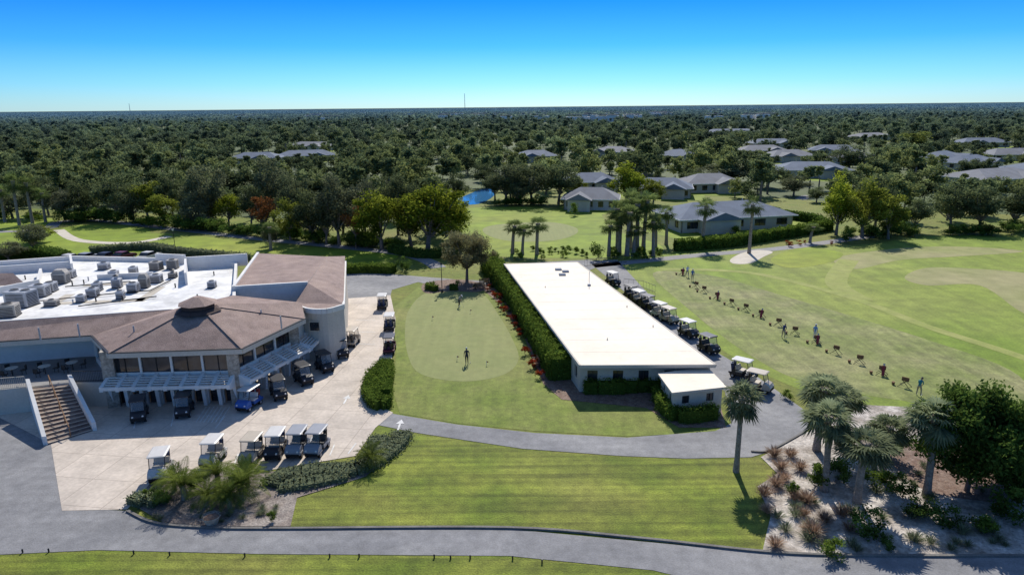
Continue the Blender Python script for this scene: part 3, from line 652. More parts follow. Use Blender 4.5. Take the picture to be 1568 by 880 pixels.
def palm_mesh(name,H,lm,nf=46,nb=18,Lp=.75,Lb=.9,tr=.16,droop=.25):
    mb=MB(); k=5
    lean=rng.uniform(-.25,.25,2)
    for i in range(k):
        t0=i/k;t1=(i+1)/k
        mb.cyl((lean[0]*t0**2,lean[1]*t0**2,H*t0-.05),(lean[0]*t1**2,lean[1]*t1**2,H*t1),tr*(1.15-.25*t0)+(.05 if i==0 else 0),tr*(1.15-.25*t1),9,M_['pbark'],False)
    top=np.array((lean[0],lean[1],H))
    mb.cyl(tuple(top-np.array((0,0,.5))),tuple(top+np.array((0,0,.1))),tr*1.1,tr*1.5,9,M_['pbark'])
    V=[];Fq=[];Tn=[]
    for i in range(nf):
        az=i*2.399+rng.uniform(-.2,.2); el=R(rng.uniform(-50,85)) if i>nf*.3 else R(rng.uniform(-60,10))
        d=np.array((math.cos(az)*math.cos(el),math.sin(az)*math.cos(el),math.sin(el)))
        side=np.array((-math.sin(az),math.cos(az),0)); nrm=np.cross(d,side)
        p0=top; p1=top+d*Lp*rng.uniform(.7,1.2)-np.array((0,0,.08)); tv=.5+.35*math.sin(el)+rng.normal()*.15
        b0=len(V); V+= [p0-side*.02,p0+side*.02,p1+side*.02,p1-side*.02]; Fq.append((b0,b0+1,b0+2,b0+3)); Tn.append(tv)
        for j in range(nb):
            an=R(-110+220*j/(nb-1)); bd=d*math.cos(an)+side*math.sin(an)+nrm*rng.uniform(-.12,.12)
            bd/=np.linalg.norm(bd); l=Lb*(1-.25*abs(an)/1.8)*rng.uniform(.85,1.1); wd=np.cross(bd,nrm);wd/=np.linalg.norm(wd)
            m_=p1+bd*l*.55-np.array((0,0,droop*.15)); e=p1+bd*l*.95-np.array((0,0,droop*rng.uniform(.6,1.4)))
            b0=len(V); wv=.05
            V+=[p1,m_-wd*wv,e,m_+wd*wv]; Fq.append((b0,b0+1,b0+2,b0+3)); Tn.append(tv+rng.normal()*.15)
    return combine(name,mb,np.array(V),np.array(Fq),lm,np.array(Tn))
def feather_mesh(name,H,lm,nf=26,Lf=1.6,up_=60,tr=.14,nl=22,ll=.38):
    mb=MB(); 
    if H>.1: mb.cyl((0,0,-.05),(0,0,H),tr*1.2,tr,9,M_['pbark'])
    V=[];Fq=[];Tn=[]
    for i in range(nf):
        az=i*2.399; el=R(rng.uniform(5,up_+20)); p=np.array((0,0,H)); d=np.array((math.cos(az)*math.cos(el),math.sin(az)*math.cos(el),math.sin(el))); side=np.array((-math.sin(az),math.cos(az),0))
        tv=rng.uniform(.2,.8); st=Lf/nl*rng.uniform(.85,1.1)
        for j in range(nl):
            pn=p+d*st; b0=len(V); V+=[p-side*.012,p+side*.012,pn+side*.012,pn-side*.012]; Fq.append((b0,b0+1,b0+2,b0+3)); Tn.append(tv)
            t=j/nl; l=ll*math.sin(math.pi*(.15+.8*t))
            for sg in (-1,1):
                ld=side*sg*.85+d*.5+np.array((0,0,.12)); ld/=np.linalg.norm(ld); e=p+ld*l-np.array((0,0,.06)); m_=p+ld*l*.5
                b0=len(V); V+=[p,m_-d*.022,e,m_+d*.022]; Fq.append((b0,b0+1,b0+2,b0+3)); Tn.append(tv+rng.normal()*.1)
            p=pn; d=d-np.array((0,0,1.9*st/Lf*.75)) ; d/=np.linalg.norm(d)
    return combine(name,mb,np.array(V),np.array(Fq),lm,np.array(Tn))
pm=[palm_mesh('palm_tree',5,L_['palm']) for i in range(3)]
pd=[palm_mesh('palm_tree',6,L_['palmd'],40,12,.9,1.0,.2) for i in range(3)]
fm=[feather_mesh('cycad',.9,L_['cycad'],34) for i in range(2)]
def palm(u,vb,vt,ms,wpx=None,bh=5,crown=1.6):
    x,y=G(u,vb);H=HT(x,y,vt)-.9; dep=Vector((x,y,-CAMH)).dot(fw); s=H/bh; sx=(wpx/2/F*dep)/crown if wpx else s
    return put('palm_tree',random.choice(ms),x,y,sx,s)
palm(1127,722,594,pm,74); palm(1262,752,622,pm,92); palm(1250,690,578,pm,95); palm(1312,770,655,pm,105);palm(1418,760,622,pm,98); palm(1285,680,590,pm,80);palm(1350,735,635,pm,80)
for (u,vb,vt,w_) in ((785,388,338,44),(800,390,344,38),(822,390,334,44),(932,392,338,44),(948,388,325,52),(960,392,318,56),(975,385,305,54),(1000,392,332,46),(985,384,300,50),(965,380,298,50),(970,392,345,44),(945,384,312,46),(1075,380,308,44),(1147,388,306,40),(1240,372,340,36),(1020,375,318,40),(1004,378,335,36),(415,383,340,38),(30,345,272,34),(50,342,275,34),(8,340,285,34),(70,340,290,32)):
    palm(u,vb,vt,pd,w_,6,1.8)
for (u,v,s,k) in ((283,765,1.25,0),(372,765,1.3,1),(335,745,1.1,0),(352,778,1.,1),(318,775,.9,1),(268,752,.9,0),(568,715,.9,1),(380,745,1.,0)):
    x,y=G(u,v); put('cycad',fm[k],x,y,s,s)
for (u,v,s) in ((300,748,.8),(345,765,.7),(250,772,.7)):
    x,y=G(u,v); put('shrub',random.choice(PR['shrub']),x,y,s,s)
def tuft(name,lm,n=140,L=.9):
    V=[];Fq=[];Tn=[]
    for i in range(n):
        az=rng.uniform(0,6.28);el=R(rng.uniform(35,85)); d=np.array((math.cos(az)*math.cos(el),math.sin(az)*math.cos(el),math.sin(el)));s=np.array((-math.sin(az),math.cos(az),0))*.018
        p=np.array((math.cos(az),math.sin(az),0))*rng.uniform(0,.12);l=L*rng.uniform(.6,1.1);m_=p+d*l*.6;e=p+d*l-np.array((0,0,.12))+np.array((math.cos(az),math.sin(az),0))*.1
        b0=len(V);V+=[p,m_-s,e,m_+s];Fq.append((b0,b0+1,b0+2,b0+3));Tn.append(rng.uniform(0,1))
    return combine(name,MB(),np.array(V),np.array(Fq),lm,np.array(Tn))
tp=[tuft('muhly_grass',L_['pink'],220) for i in range(2)]; tg=[tuft('fountain_grass',L_['cover']) for i in range(2)]
for (u,v) in ((1185,700),(1170,760),(1195,720),(1200,735),(1215,765),(1188,745),(1230,790),(1187,838),(1175,785),(1235,770),(1225,720),(1262,800),(1300,812),(1245,820),(1210,700),(1290,790)):
    x,y=G(u,v);s=random.uniform(.8,1.3);put('muhly_grass',random.choice(tp),x,y,s,s)
for i in range(56):
    u=random.uniform(1185,1560);v=random.uniform(700,845)
    x,y=G(u,v);s=random.uniform(.5,1.);put('fountain_grass',random.choice(tg),x,y,s,s)
for i in range(14):
    x,y=G(random.uniform(225,430),random.uniform(770,800));s=random.uniform(.3,.6);put('fountain_grass',random.choice(tg),x,y,s,s)
x,y=G(325,802); mb=MB(); mb.cyl((0,0,0),(0,0,.5),.35,.5,14,M_['stone'],False); mb.cyl((0,0,.42),(0,0,.45),.44,.44,14,M_['mulch']); mb.cyl((0,0,.5),(0,0,.56),.56,.56,14,M_['stone'],False); mb.obj('planter_bowl',None,(x,y,.05))
# ------------------------------------------------ houses
HS=[]
def house(u,v,W,D,rot,rm,h=2.8,rise=2.4):
    x,y=G(u,v); HS.append((x,y,max(W,D)*.6,random.choice([20.,21.3,21.6]) if y>170 else 21.8)); mb=MB(); wall=random.choice([M_['stucco'],M_['beige'],M_['beige']])
    c=[(-W/2,-D/2),(W/2,-D/2),(W/2,D/2),(-W/2,D/2)]
    facade(mb,c[0],c[1],0,h,5,.8,2.2,.5,wall);facade(mb,c[1],c[2],0,h,3,.8,2.2,.4,wall);facade(mb,c[2],c[3],0,h,5,.8,2.2,.4,wall);facade(mb,c[3],c[0],0,h,3,.8,2.2,.4,wall)
    o=.7;e=[(-W/2-o,-D/2-o,h),(W/2+o,-D/2-o,h),(W/2+o,D/2+o,h),(-W/2-o,D/2+o,h)];r1=(-W/2+D*.42,0,h+rise);r2=(W/2-D*.42,0,h+rise)
    mb.add(e+[r1,r2],[(0,1,5,4),(1,2,5),(2,3,4,5),(3,0,4),(3,2,1,0)],rm)
    for i in range(4): mb.beam((*e[i][:2],h-.1),(*e[(i+1)%4][:2],h-.1),.1,.22,M_['white'])
    gx=-W*.2*random.choice([1,-1]); gw=D*.6
    mb.box(gx,-D/2-1.5,0,gw,3,h,wall); mb.box(gx,-D/2-3.03,.05,gw*.7,.05,2.2,M_['stucco'])
    y0=-D/2-3.6
    mb.add([(gx-gw/2-.5,y0,h+.02),(gx+gw/2+.5,y0,h+.02),(gx,y0,h+rise*.65),(gx-gw/2-.5,0,h+.02),(gx+gw/2+.5,0,h+.02),(gx,0,h+rise*.65)],[(0,1,2),(1,4,5,2),(0,2,5,3)],rm)
    mb.cyl((W*.2,1,h+rise*.5),(W*.2,1,h+rise+.3),.1,.1,6,M_['metal'])
    mb.obj('house',None,(x,y,0),rot)
    n=9; k0=max(W,D)*.75
    tri_poly('yard_grass',[(x+k0*random.uniform(.8,1.2)*math.cos(6.283*i/n),y+k0*random.uniform(.8,1.2)*math.sin(6.283*i/n)) for i in range(n)],.012+.003*len(HS),M_['fair'])
for a_ in [(1105,345,25,13,R(12)),(905,318,13,9,R(-10)),(905,290,15,10,R(5)),(1520,283,28,16,R(20)),(1480,258,22,12,R(30)),(1240,270,24,14,R(-8)),(1205,247,20,12,R(8)),(1165,238,22,12,R(0)),(1440,250,18,12,R(35)),(1035,246,16,11,R(40)),(940,240,18,12,R(-35)),(820,247,18,12,R(10)),(395,250,22,12,R(0)),(470,246,26,12,R(18)),(1118,207,40,14,R(0)),(1012,300,16,10,R(-12)),(1330,215,30,14,R(25)),(1275,238,22,12,R(-20)),(1545,245,22,12,R(0)),(480,230,28,13,R(-15)),(1085,292,16,11,R(4)),
  (1600,270,24,14,R(10)),(1180,226,26,12,R(5)),(1500,225,26,12,R(0)),(1300,250,18,12,R(40))]:
    house(*a_,random.choice([M_['gshing'],M_['gshing'],M_['gshing2']]))
sheet('driveway',[(1188,335),(1210,322),(1240,302),(1226,300),(1200,316),(1175,330)],.006,M_['asph2'])
# ------------------------------------------------ distant forest (instanced)
fb_x=[-400,0,120,400,560,700,701,760,761,860,905,940,941,1000,1190,1191,1270,1300,1420,1568,2000]
fb_y=[318,326,330,352,372,376,286,284,312,310,300,300,314,314,314,300,318,350,348,342,338]
def allowed(x,y):
    u,v=P(x,y)
    if v>np.interp(u,fb_x,fb_y)-3: return 0
    lim=2.
    for (hx,hy,hr,kk) in HS:
        if (x-hx)**2+(y-hy)**2<(hr+2)**2: return 0
        f=y/hy
        if f<1 and abs(x-hx*f)<hr*.7+2:
            lim=min(lim,(25-kk*f)/10.)
    if lim<.3: return 0
    for (u0_,v0_,u1_,v1_) in ((1185,300,1250,330),(700,286,762,330),(1370,322,1440,352)):
        if u0_<u<u1_ and v0_<v<v1_: return 0
    return lim
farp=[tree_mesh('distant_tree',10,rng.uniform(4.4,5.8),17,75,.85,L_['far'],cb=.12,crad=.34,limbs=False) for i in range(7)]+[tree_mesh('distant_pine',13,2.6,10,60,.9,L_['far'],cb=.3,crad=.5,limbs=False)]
forest=empty('distant_forest')
buck=[[] for _ in farp]
y=125.
while y<1250:
    sp=7.4+y*.011; x=-.86*y-40
    while x<.86*y+40:
        px=x+random.uniform(-.5,.5)*sp;py=y+random.uniform(-.5,.5)*sp
        lim=allowed(px,py)
        if lim and random.random()<.92:
            k=random.randrange(7) if random.random()<.82 else 7
            s=random.uniform(.5,1.15)*min(1.25,(sp/8.5))**.5
            s=min(s,lim)
            buck[k].append((px,py,s))
        x+=sp
    y+=sp
def instancer(name,pts,me,parent):
    mb=MB()
    for (x,y,s) in pts:
        a_=random.uniform(0,6.28);h=s*math.sqrt(.5)
        mb.add([(x+h*math.cos(a_+k*math.pi/2),y+h*math.sin(a_+k*math.pi/2),-.2) for k in range(4)],[(0,1,2,3)],M_['ground'])
    o=mb.obj(name,parent); o.instance_type='FACES'; o.use_instance_faces_scale=True; o.instance_faces_scale=1
    o.show_instancer_for_render=False; o.show_instancer_for_viewport=False
    c=bpy.data.objects.new(name+'_tree',me); link(c,o); return o
for k,pts in enumerate(buck): 
    if pts: instancer('tree_group',pts,farp[k],forest)
print('forest trees',sum(len(b) for b in buck))
def patch():
    C=[];Tn=[]
    for i in range(85):
        cx,cy=rng.uniform(-60,60,2);h=rng.uniform(6,12.5);r=rng.uniform(4,7)
        q=ellipc(34,(cx,cy,h*.55),(r,r,h*.45),.6);C.append(q);Tn.append(rng.uniform(.1,.8)+rng.normal(size=34)*.12)
    v,f=leafq(np.concatenate(C),3.2,.8,.7); return combine('forest_patch',MB(),v,f,L_['far'],np.concatenate(Tn))
pts=[[],[],[]]; y=1210.
while y<9000:
    sp=92+y*.006;x=-.86*y-100
    while x<.86*y+100:
        if random.random()<.95: pts[random.randrange(3)].append((x+random.uniform(-20,20),y+random.uniform(-20,20),random.uniform(.9,1.3)))
        x+=sp
    y+=sp
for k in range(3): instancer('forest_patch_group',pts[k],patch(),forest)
mb=MB()
for i in range(50):
    u=random.gauss(850,260);v=random.uniform(177,190);x,y=G(u,v)
    W=random.uniform(12,36); mb.box(x,y,0,W,12,random.uniform(9,12),M_['white'],random.uniform(-.2,.2)); mb.box(x,y,12.02,W*.8,9,.8,M_['gshing2'])
mb.obj('distant_buildings')
for (u,v,h) in ((200,172,60),(712,170,75)):
    x,y=G(u,v+4);mb=MB()
    for s in range(3): mb.cyl((1.5*math.cos(s*2.09),1.5*math.sin(s*2.09),0),(.4*math.cos(s*2.09),.4*math.sin(s*2.09),h),.5,.4,5,M_['metal'])
    for s in range(8): mb.cyl((0,0,h*s/8),(0,0,h*s/8+1),1.4-s*.1,1.4-s*.1,6,M_['metal'])
    mb.obj('radio_tower',None,(x,y,0))
# ------------------------------------------------ golf carts
def cart_mesh(body,roofm,bagc,seat):
    mb=MB(); bk=M_['black']
    mb.box(0,0,.26,2.2,1.05,.14,bk)
    mb.prof([(.5,.4),(1.22,.4),(1.25,.6),(1.08,.86),(.72,1.0),(.6,.98),(.52,.7)],-.56,.56,body)
    mb.box(1.24,0,.33,.08,1.0,.16,bk)
    for s in(-1,1): mb.cyl((1.17,s*.38,.66),(1.24,s*.38,.66),.08,.08,8,M_['white'])
    mb.prof([(-.62,.38),(.08,.38),(.12,.66),(-.62,.66)],-.56,.56,body)
    mb.prof([(-.55,.66),(.1,.66),(.12,.8),(-.5,.8)],-.52,.52,seat)
    mb.prof([(-.5,.82),(-.38,.82),(-.52,1.2),(-.62,1.2)],-.52,.52,seat)
    mb.prof([(-1.2,.42),(-.62,.42),(-.62,.86),(-.8,.86),(-.9,.62),(-1.2,.58)],-.56,.56,body)
    for s in(-1,1):
        mb.cyl((-.88,s*.27,.6),(-.98,s*.27,1.35),.14,.16,10,bagc)
        for j in range(4): mb.cyl((-.98+.03*j,s*.27+.05*(j-1.5),1.35),(-1.0+.04*j,s*.27+.06*(j-1.5),1.58),.018,.035,5,M_['metal'])
        for xx in(-.78,.82):
            mb.cyl((xx,s*.4,.23),(xx,s*.58,.23),.23,.23,14,bk);mb.cyl((xx,s*.58,.23),(xx,s*.595,.23),.12,.12,10,M_['metal'])
        mb.beam((.74,s*.5,.96),(.5,s*.52,1.8),.04,.04,bk); mb.beam((-.62,s*.5,.82),(-.72,s*.52,1.8),.04,.04,bk)
        mb.prof([(-.62,.82),(-.3,.82),(-.3,.88),(-.62,.88)],s*.53-.02,s*.53+.02,bk)
        mb.prof([(-1.08,.4),(-1.02,.54),(-.54,.54),(-.48,.4)],s*.56,s*.6,body); mb.prof([(.5,.4),(.56,.54),(1.06,.54),(1.14,.4)],s*.56,s*.6,body)
    rp_=[]
    for cx,cy,a0 in((.62,.46,0),(-.86,.46,90),(-.86,-.46,180),(.62,-.46,270)):
        for k in range(4):
            t=R(a0+30*k);rp_.append((cx+.14*math.cos(t),cy+.14*math.sin(t)))
    n=len(rp_); inn=[(x*.9-.01,y*.85) for x,y in rp_]
    mb.add([(x,y,1.79) for x,y in rp_]+[(x,y,1.84) for x,y in rp_]+[(x,y,1.88) for x,y in inn],
      [(i,(i+1)%n,n+(i+1)%n,n+i) for i in range(n)]+[(n+i,n+(i+1)%n,2*n+(i+1)%n,2*n+i) for i in range(n)]+[tuple(range(2*n,3*n)),tuple(range(n))[::-1]],roofm)
    mb.add([(.75,-.48,.98),(.75,.48,.98),(.51,.5,1.76),(.51,-.5,1.76)],[(0,1,2,3)],M_['wind'])
    c=Vector((.42,.25,1.05));ax_=Vector((-.5,0,.86)).normalized();u_=Vector((0,1,0));w_=ax_.cross(u_)
    pr=None
    for k in range(11):
        t=2*math.pi*k/10;p=c+u_*(.17*math.cos(t))+w_*(.17*math.sin(t))
        if pr is not None: mb.cyl(pr,p,.014,.014,5,bk,False)
        pr=p
    mb.cyl((.62,.25,.8),c,.02,.02,6,bk)
    return mb.mesh('golf_cart')
cw=solid('cart_white_paint',(.62,.6,.56));cbk=solid('cart_black_paint',(.03,.03,.035));cbl=solid('cart_blue_paint',(.04,.12,.4));cbg=solid('cart_tan_paint',(.5,.43,.33));cgr=solid('cart_grey_paint',(.3,.31,.33));cmr=solid('cart_maroon_paint',(.12,.02,.04))
sd=solid('seat_dark_vinyl',(.07,.065,.06),.6);sb=solid('seat_beige_vinyl',(.5,.44,.35),.6)
bg=[solid('golf_bag_red',(.3,.03,.03)),solid('golf_bag_navy',(.02,.04,.12)),solid('golf_bag_black',(.03,.03,.03))]
CM=[cart_mesh(cbk,cw,bg[1],sb),cart_mesh(cgr,cgr,bg[2],sd),cart_mesh(cbg,cbg,bg[2],sb),cart_mesh(cbl,cw,bg[0],cw),cart_mesh(cbk,cbk,bg[2],sd),cart_mesh(cw,cw,bg[1],sb),cart_mesh(cmr,cbk,bg[2],sd)]
for (u,v,h,k) in [(248,733,-80,5),(328,712,-88,5),(388,708,-90,2),(424,700,-92,0),(457,697,-94,1),(487,696,-94,1),(215,645,-70,4),(284,638,-80,4),(383,628,-105,3),(427,612,-60,4),(465,590,-50,4),(497,571,-50,4),(522,549,-60,4),(540,532,88,2),(597,543,92,6),(597,508,90,0),(586,476,92,0),
  (938,440,-62,0),(966,462,-62,4),(978,470,-60,0),(992,478,-60,4),(1010,490,-60,5),(1024,498,-60,2),(1053,519,-60,0),(1084,543,-60,4),(1137,583,-40,0),(1160,602,-40,2)]:
    x,y=G(u,v-4);o=bpy.data.objects.new('golf_cart',CM[k]);link(o);o.location=(x,y,.045);o.rotation_euler[2]=R(h+random.uniform(-4,4))
def car_mesh(pm_):
    mb=MB()
    mb.prof([(-2.2,.35),(2.2,.35),(2.25,.6),(2.05,.85),(1.1,.98),(-1.9,1.0),(-2.25,.8)],-.9,.9,pm_)
    mb.prof([(-1.7,1.0),(.95,.98),(.35,1.42),(-1.1,1.45)],-.78,.78,M_['glass']); mb.prof([(-1.12,1.45),(.36,1.42),(.3,1.49),(-1.05,1.51)],-.74,.74,pm_)
    for s in(-1,1):
        for x in(-1.4,1.4): mb.cyl((x,s*.7,.33),(x,s*.93,.33),.33,.33,14,M_['black']);mb.cyl((x,s*.93,.33),(x,s*.94,.33),.19,.19,10,M_['metal'])
    return mb.mesh('parked_car')
cars=[car_mesh(c) for c in (cw,cgr,cbk,cmr)]
for i,(u,v) in enumerate(((110,402),(135,400),(165,399),(190,398),(230,398))):
    x,y=G(u,v);o=bpy.data.objects.new('parked_car',cars[i%4]);link(o);o.location=(x,y,.05);o.rotation_euler[2]=R(80)
# ------------------------------------------------ lamp, benches, posts, stands, flags
def lamp(u,v,h=3.6):
    x,y=G(u,v);mb=MB()
    mb.cyl((0,0,0),(0,0,.4),.16,.1,10,M_['dmetal']);mb.cyl((0,0,.4),(0,0,h),.06,.045,8,M_['dmetal']);mb.cyl((0,0,h),(0,0,h+.4),.11,.19,6,M_['white']);mb.cyl((0,0,h+.4),(0,0,h+.62),.24,.03,6,M_['dmetal']);mb.cyl((0,0,h+.6),(0,0,h+.75),.03,.01,6,M_['dmetal'])
    mb.beam((-.35,0,h-.4),(.35,0,h-.4),.04,.04,M_['dmetal']); mb.obj('street_lamp',None,(x,y,.03))
lamp(677,448);lamp(270,392,4.5)
def bench(u,v,rot):
    x,y=G(u,v);mb=MB()
    for k in range(4): mb.box(0,-.18+k*.12,.43,1.5,.1,.04,M_['wood'])
    for k in range(3): mb.box(0,.26,.55+k*.13,1.5,.03,.1,M_['wood'])
    for s in(-.65,.65): mb.beam((s,-.2,0),(s,-.2,.43),.06,.06,M_['dmetal']);mb.beam((s,.24,0),(s,.27,.92),.06,.06,M_['dmetal']);mb.beam((s,-.22,.62),(s,.24,.62),.05,.04,M_['dmetal'])
    mb.obj('park_bench',None,(x,y,.05),rot)
bench(735,443,R(15));bench(820,560,R(-80));bench(742,437,R(10))
for (u,v) in ((35,846),(75,845),(205,848),(260,850),(375,852),(505,853),(550,853),(665,854),(720,855),(785,856),(830,862),(690,855)):
    x,y=G(u,v);mb=MB();mb.cyl((0,0,0),(0,0,.2),.045,.045,8,M_['dmetal']);mb.cyl((0,0,.2),(0,0,.25),.06,.035,8,M_['dmetal']);mb.obj('marker_post',None,(x,y,.01))
def stand(u,v,i):
    x,y=G(u,v);mb=MB()
    for s in (-.18,.18):
        mb.beam((-.5,s*2,0),(.28,s,.72),.04,.04,M_['dmetal']);mb.beam((.5,s*2,0),(-.28,s,.72),.04,.04,M_['dmetal'])
    mb.beam((-.3,.0,.72),(.3,.0,.72),.06,.38,M_['wood'])
    if i%3==0:
        mb.cyl((.1,-.35,.05),(.1,.02,.92),.13,.15,10,bg[i%3])
        for j in range(4): mb.cyl((.04+.04*j,.02,.92),(.02+.05*j,.1,1.12),.015,.03,5,M_['metal'])
    mb.cyl((-.9,-.2,0),(-.9,-.2,.28),.12,.15,8,M_['wood'],True)
    mb.obj('golf_bag_stand',None,(x,y,.03),R(-35+random.uniform(-15,15)))
for i,(u,v) in enumerate(((1045,421),(1066,441),(1078,448),(1098,458),(1120,468),(1142,476),(1165,486),(1192,499),(1217,512),(1250,526),(1280,542),(1316,557),(1350,574),(1385,592))): stand(u,v,i)
for (u,v,c) in ((720,480,0),(745,560,0),(662,490,0),(700,552,0)):
    x,y=G(u,v);mb=MB();mb.cyl((0,0,0),(0,0,.5),.02,.02,6,M_['white']);mb.add([(0,0,.3),(.25,0,.4),(0,0,.5)],[(0,1,2)],bg[0]);mb.obj('practice_flag',None,(x,y,.036))
mb=MB()
rail(mb,[G(895,408),G(925,405),G(960,402)],.03,1.1,M_['dmetal'],.5);mb.obj('metal_fence')
mb=MB();rail(mb,[G(955,437),G(985,441),G(1003,448)],.03,1.0,M_['dmetal'],.6);mb.obj('metal_fence')
# ------------------------------------------------ people
def person(u,v,face,pose,shirt,pants,hair,z=.04,cap=None):
    J={'pel':(0,0,.95,.125),'sp':(0,0,1.13,.115),'ch':(0,0,1.34,.14),'nk':(0,0,1.5,.055),'hd':(0,.015,1.6,.088),'ht':(0,.015,1.7,.075)}
    bend={'putt':38,'stand':2,'swing':22}[pose]
    for s,n in((-1,'L'),(1,'R')):
        w_=.1 if pose=='stand' else .17
        J['hip'+n]=(s*.1,0,.9,.1);J['kn'+n]=(s*w_,.05 if pose!='stand' else .02,.5,.062);J['an'+n]=(s*(w_+.01),-.02,.09,.045);J['to'+n]=(s*(w_+.03),.15,.05,.04)
        J['sh'+n]=(s*.185,0,1.42,.062)
        if pose=='stand': J['el'+n]=(s*.25,-.02,1.13,.045);J['wr'+n]=(s*.26,.08,.89,.032);J['ha'+n]=(s*.26,.11,.81,.036)
    a_=R(bend);
    def rotp(p):
        x,y,zz,r=p;dz=zz-.95;return (x,y*math.cos(a_)+dz*math.sin(a_)-.06*math.sin(a_)*3,.95+dz*math.cos(a_)-y*math.sin(a_),r)
    for k in list(J):
        if k in('sp','ch','nk','hd','ht','shL','shR') or (pose=='stand' and k[:2] in('el','wr','ha')): J[k]=rotp(J[k])
    if pose!='stand':
        hy=J['shL'][1]+.12;hz=.80 if pose=='putt' else .86
        for s,n in((-1,'L'),(1,'R')):
            J['el'+n]=(s*.2,J['shL'][1]+.03,J['sh'+n][2]-.28,.045);J['wr'+n]=(s*.05,hy,hz+.08,.032);J['ha'+n]=(s*.02,hy+.02,hz,.036)
    E=[('pel','sp'),('sp','ch'),('ch','nk'),('nk','hd'),('hd','ht')]
    for n in'LR': E+=[('pel','hip'+n),('hip'+n,'kn'+n),('kn'+n,'an'+n),('an'+n,'to'+n),('ch','sh'+n),('sh'+n,'el'+n),('el'+n,'wr'+n),('wr'+n,'ha'+n)]
    keys=list(J);me=bpy.data.meshes.new('body');me.from_pydata([J[k][:3] for k in keys],[(keys.index(a1_),keys.index(b1_)) for a1_,b1_ in E],[])
    o=bpy.data.objects.new('body_tmp',me);link(o);md=o.modifiers.new('s','SKIN')
    for i,k in enumerate(keys):
        sv=me.skin_vertices[0].data[i];sv.radius=(J[k][3],J[k][3]*(.8 if k in('pel','sp','ch') else 1));sv.use_root=(k=='pel')
    sb_=o.modifiers.new('u','SUBSURF');sb_.levels=1;sb_.render_levels=1
    bpy.context.view_layer.update();ev=o.evaluated_get(bpy.context.evaluated_depsgraph_get());m2=bpy.data.meshes.new_from_object(ev)
    bpy.data.objects.remove(o)
    sh=solid(shirt[0],shirt[1],.8);pa=solid(pants[0],pants[1],.8);shoe=M_['white'];ha=solid('hair',hair,.8)
    for m in(sh,pa,M_['skin'],shoe,ha):m2.materials.append(m)
    segm=[]
    for a1_,b1_ in E:
        k=b1_[:2];mi=0
        if k in('hi','kn','an'):mi=1
        if k=='to':mi=3
        if k in('hd','ht','wr','ha'):mi=2
        segm.append((Vector(J[a1_][:3]),Vector(J[b1_][:3]),mi))
    hc=Vector(J['ht'][:3])
    for p in m2.polygons:
        c=p.center;best=9;bi=0
        for a1_,b1_,mi in segm:
            d=b1_-a1_;t=max(0,min(1,(c-a1_).dot(d)/d.length_squared));dd=(a1_+d*t-c).length
            if dd<best:best=dd;bi=mi
        if bi==2 and (c-hc).length<.14 and (c.z>hc.z-.01 or c.y<hc.y-.03):bi=4
        p.material_index=bi;p.use_smooth=True
    E0=empty('golfer');b=bpy.data.objects.new('body',m2);link(b,E0)
    mb=MB()
    hd=Vector(J['hd'][:3])
    R1=Matrix.Rotation(-a_,3,'X')
    for s in(-1,1):
        e=hd+R1@Vector((s*.032,.088,.03));mb.cyl(e,e+R1@Vector((0,.012,0)),.012,.008,6,M_['black'])
        e=hd+R1@Vector((s*.088,0,.01));mb.cyl(e,e+Vector((s*.02,0,0)),.03,.02,6,M_['skin'])
    e=hd+R1@Vector((0,.085,.0));mb.cyl(e,e+R1@Vector((0,.03,-.01)),.018,.008,6,M_['skin'])
    e=hd+R1@Vector((0,.086,-.04));mb.box(e.x,e.y,e.z,.045,.012,.01,M_['redflower'])
    if cap:
        cm=solid('cap',cap,.7);e=Vector(J['ht'][:3]);mb.cyl(e+R1@Vector((0,0,-.02)),e+R1@Vector((0,0,.07)),.108,.06,12,cm);mb.beam(e+R1@Vector((0,.06,-.01)),e+R1@Vector((0,.19,-.03)),.14,.02,cm)
    for s,n in((-1,'L'),(1,'R')):
        h=Vector(J['ha'+n][:3]);wv=Vector(J['wr'+n][:3]);d=(h-wv).normalized();sd_=Vector((0,1,0)) if pose=='stand' else Vector((1,0,0))
        for j,l in enumerate((.065,.075,.07,.055)):
            p=h+d*.02+sd_*(-.03+.02*j);m1=p+d*l*.6;m3=m1+(d*.6+Vector((-s*.7,0,0)) if pose=='stand' else d*.3+Vector((0,-.9,-.2))).normalized()*l*.45
            mb.cyl(p,m1,.01,.009,6,M_['skin'],True);mb.cyl(m1,m3,.009,.007,6,M_['skin'],True)
        p=wv.lerp(h,.6)+sd_*.035;mb.cyl(p,p+(sd_*.6+d).normalized()*.06,.011,.008,6,M_['skin'],True)
    if pose!='stand':
        h=Vector(J['haL'][:3]);h.x=0
        tip=Vector((.0,h.y+.3,.03));mb.cyl(h+(h-tip).normalized()*.1,tip,.014,.008,6,M_['metal']);mb.box(tip.x,tip.y,.0,.12,.04,.04,M_['metal'])
    else:
        h=Vector(J['haR'][:3]);tip=Vector((h.x+.12,h.y+.2,.02));mb.cyl(h,tip,.012,.008,6,M_['metal']);mb.box(tip.x,tip.y,.0,.1,.04,.04,M_['metal'])
    mb.obj('head_details_hands_and_club',E0)
    x,y=G(u,v);E0.location=(x,y,z);E0.rotation_euler[2]=R(face)
dk=('dark_shirt',(.03,.035,.05));
person(715,558,10,'stand',dk,('dark_trousers',(.03,.03,.04)),(.05,.03,.02),.04,(.6,.6,.6))
person(703,470,-100,'putt',('grey_shirt',(.25,.27,.3)),('dark_shorts',(.04,.04,.05)),(.1,.08,.06),.04,(.7,.7,.7))
person(1060,430,-30,'stand',('blue_shirt',(.05,.15,.4)),('khaki_trousers',(.4,.33,.22)),(.1,.08,.05),.04,(.7,.7,.7))
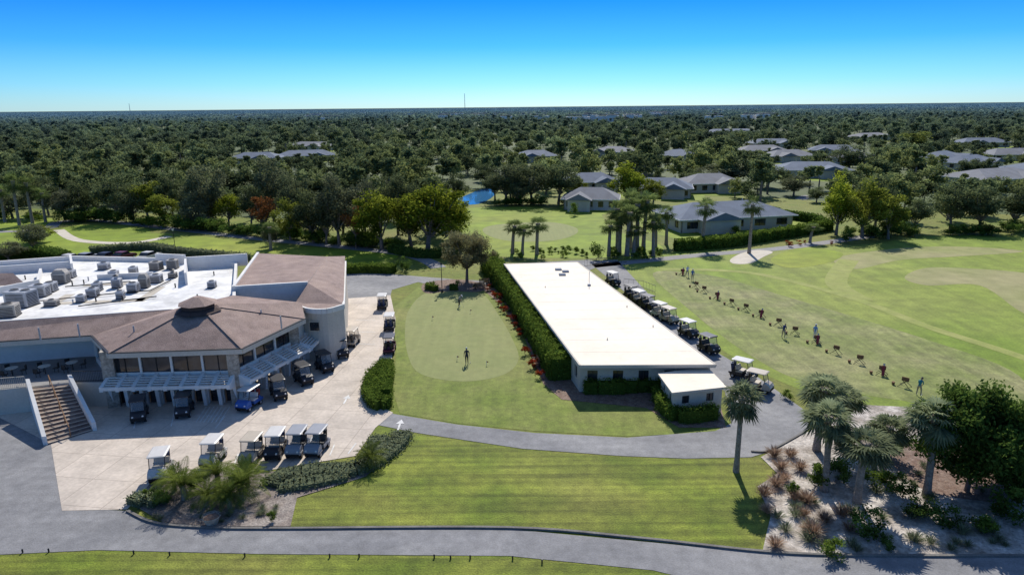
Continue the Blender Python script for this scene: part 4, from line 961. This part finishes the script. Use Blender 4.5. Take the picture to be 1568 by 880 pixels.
person(1052,424,-30,'swing',('white_shirt',(.7,.7,.7)),('grey_trousers',(.2,.2,.22)),(.1,.08,.05))
person(1247,520,-60,'stand',('light_blue_shirt',(.2,.35,.6)),('white_trousers',(.6,.6,.6)),(.1,.08,.05),.04,(.7,.7,.7))
person(1199,518,-60,'swing',('navy_shirt',(.03,.05,.15)),('khaki_trousers',(.4,.33,.22)),(.1,.08,.05))
person(1406,606,-60,'swing',('teal_shirt',(.03,.2,.22)),('khaki_trousers',(.4,.33,.22)),(.1,.08,.05),.04,(.1,.1,.1))
# ------------------------------------------------ light
SE=R(43);SA=R(6)
sd_=Vector((math.sin(SA)*math.cos(SE),math.cos(SA)*math.cos(SE),math.sin(SE)))
sl=bpy.data.lights.new('sun','SUN');sl.energy=5.0;sl.angle=R(.5);sl.color=(1,.945,.86)
so=bpy.data.objects.new('sun',sl);scene.collection.objects.link(so);so.rotation_euler=sd_.to_track_quat('Z','Y').to_euler();so.location=(0,0,60)
w=bpy.data.worlds.new('World');scene.world=w;w.use_nodes=True;nt=w.node_tree;bgn=nt.nodes['Background']
sk=nt.nodes.new('ShaderNodeTexSky');sk.sky_type='NISHITA';sk.sun_disc=False;sk.sun_elevation=SE;sk.sun_rotation=SA;sk.air_density=1;sk.dust_density=.3;sk.ozone_density=2
tc=nt.nodes.new('ShaderNodeTexCoord');sx=nt.nodes.new('ShaderNodeSeparateXYZ');nt.links.new(tc.outputs['Generated'],sx.inputs[0])
cr=nt.nodes.new('ShaderNodeValToRGB');nt.links.new(sx.outputs[2],cr.inputs[0])
el=cr.color_ramp.elements;el[0].position=0;el[0].color=(.5,.84,1.3,1);el[1].position=.6;el[1].color=(.85,.95,1.05,1)
e=el.new(.03);e.color=(.3,.72,1.25,1)
e=el.new(.08);e.color=(.1,.5,1.15,1)
e=el.new(.15);e.color=(.015,.32,1.0,1)
mx=mixc(nt,sk.outputs[0],cr.outputs[0],1.0,'MULTIPLY');nt.links.new(mx,bgn.inputs[0]);bgn.inputs[1].default_value=.12
scene.view_settings.view_transform='Standard';scene.view_settings.look='None';scene.view_settings.exposure=0
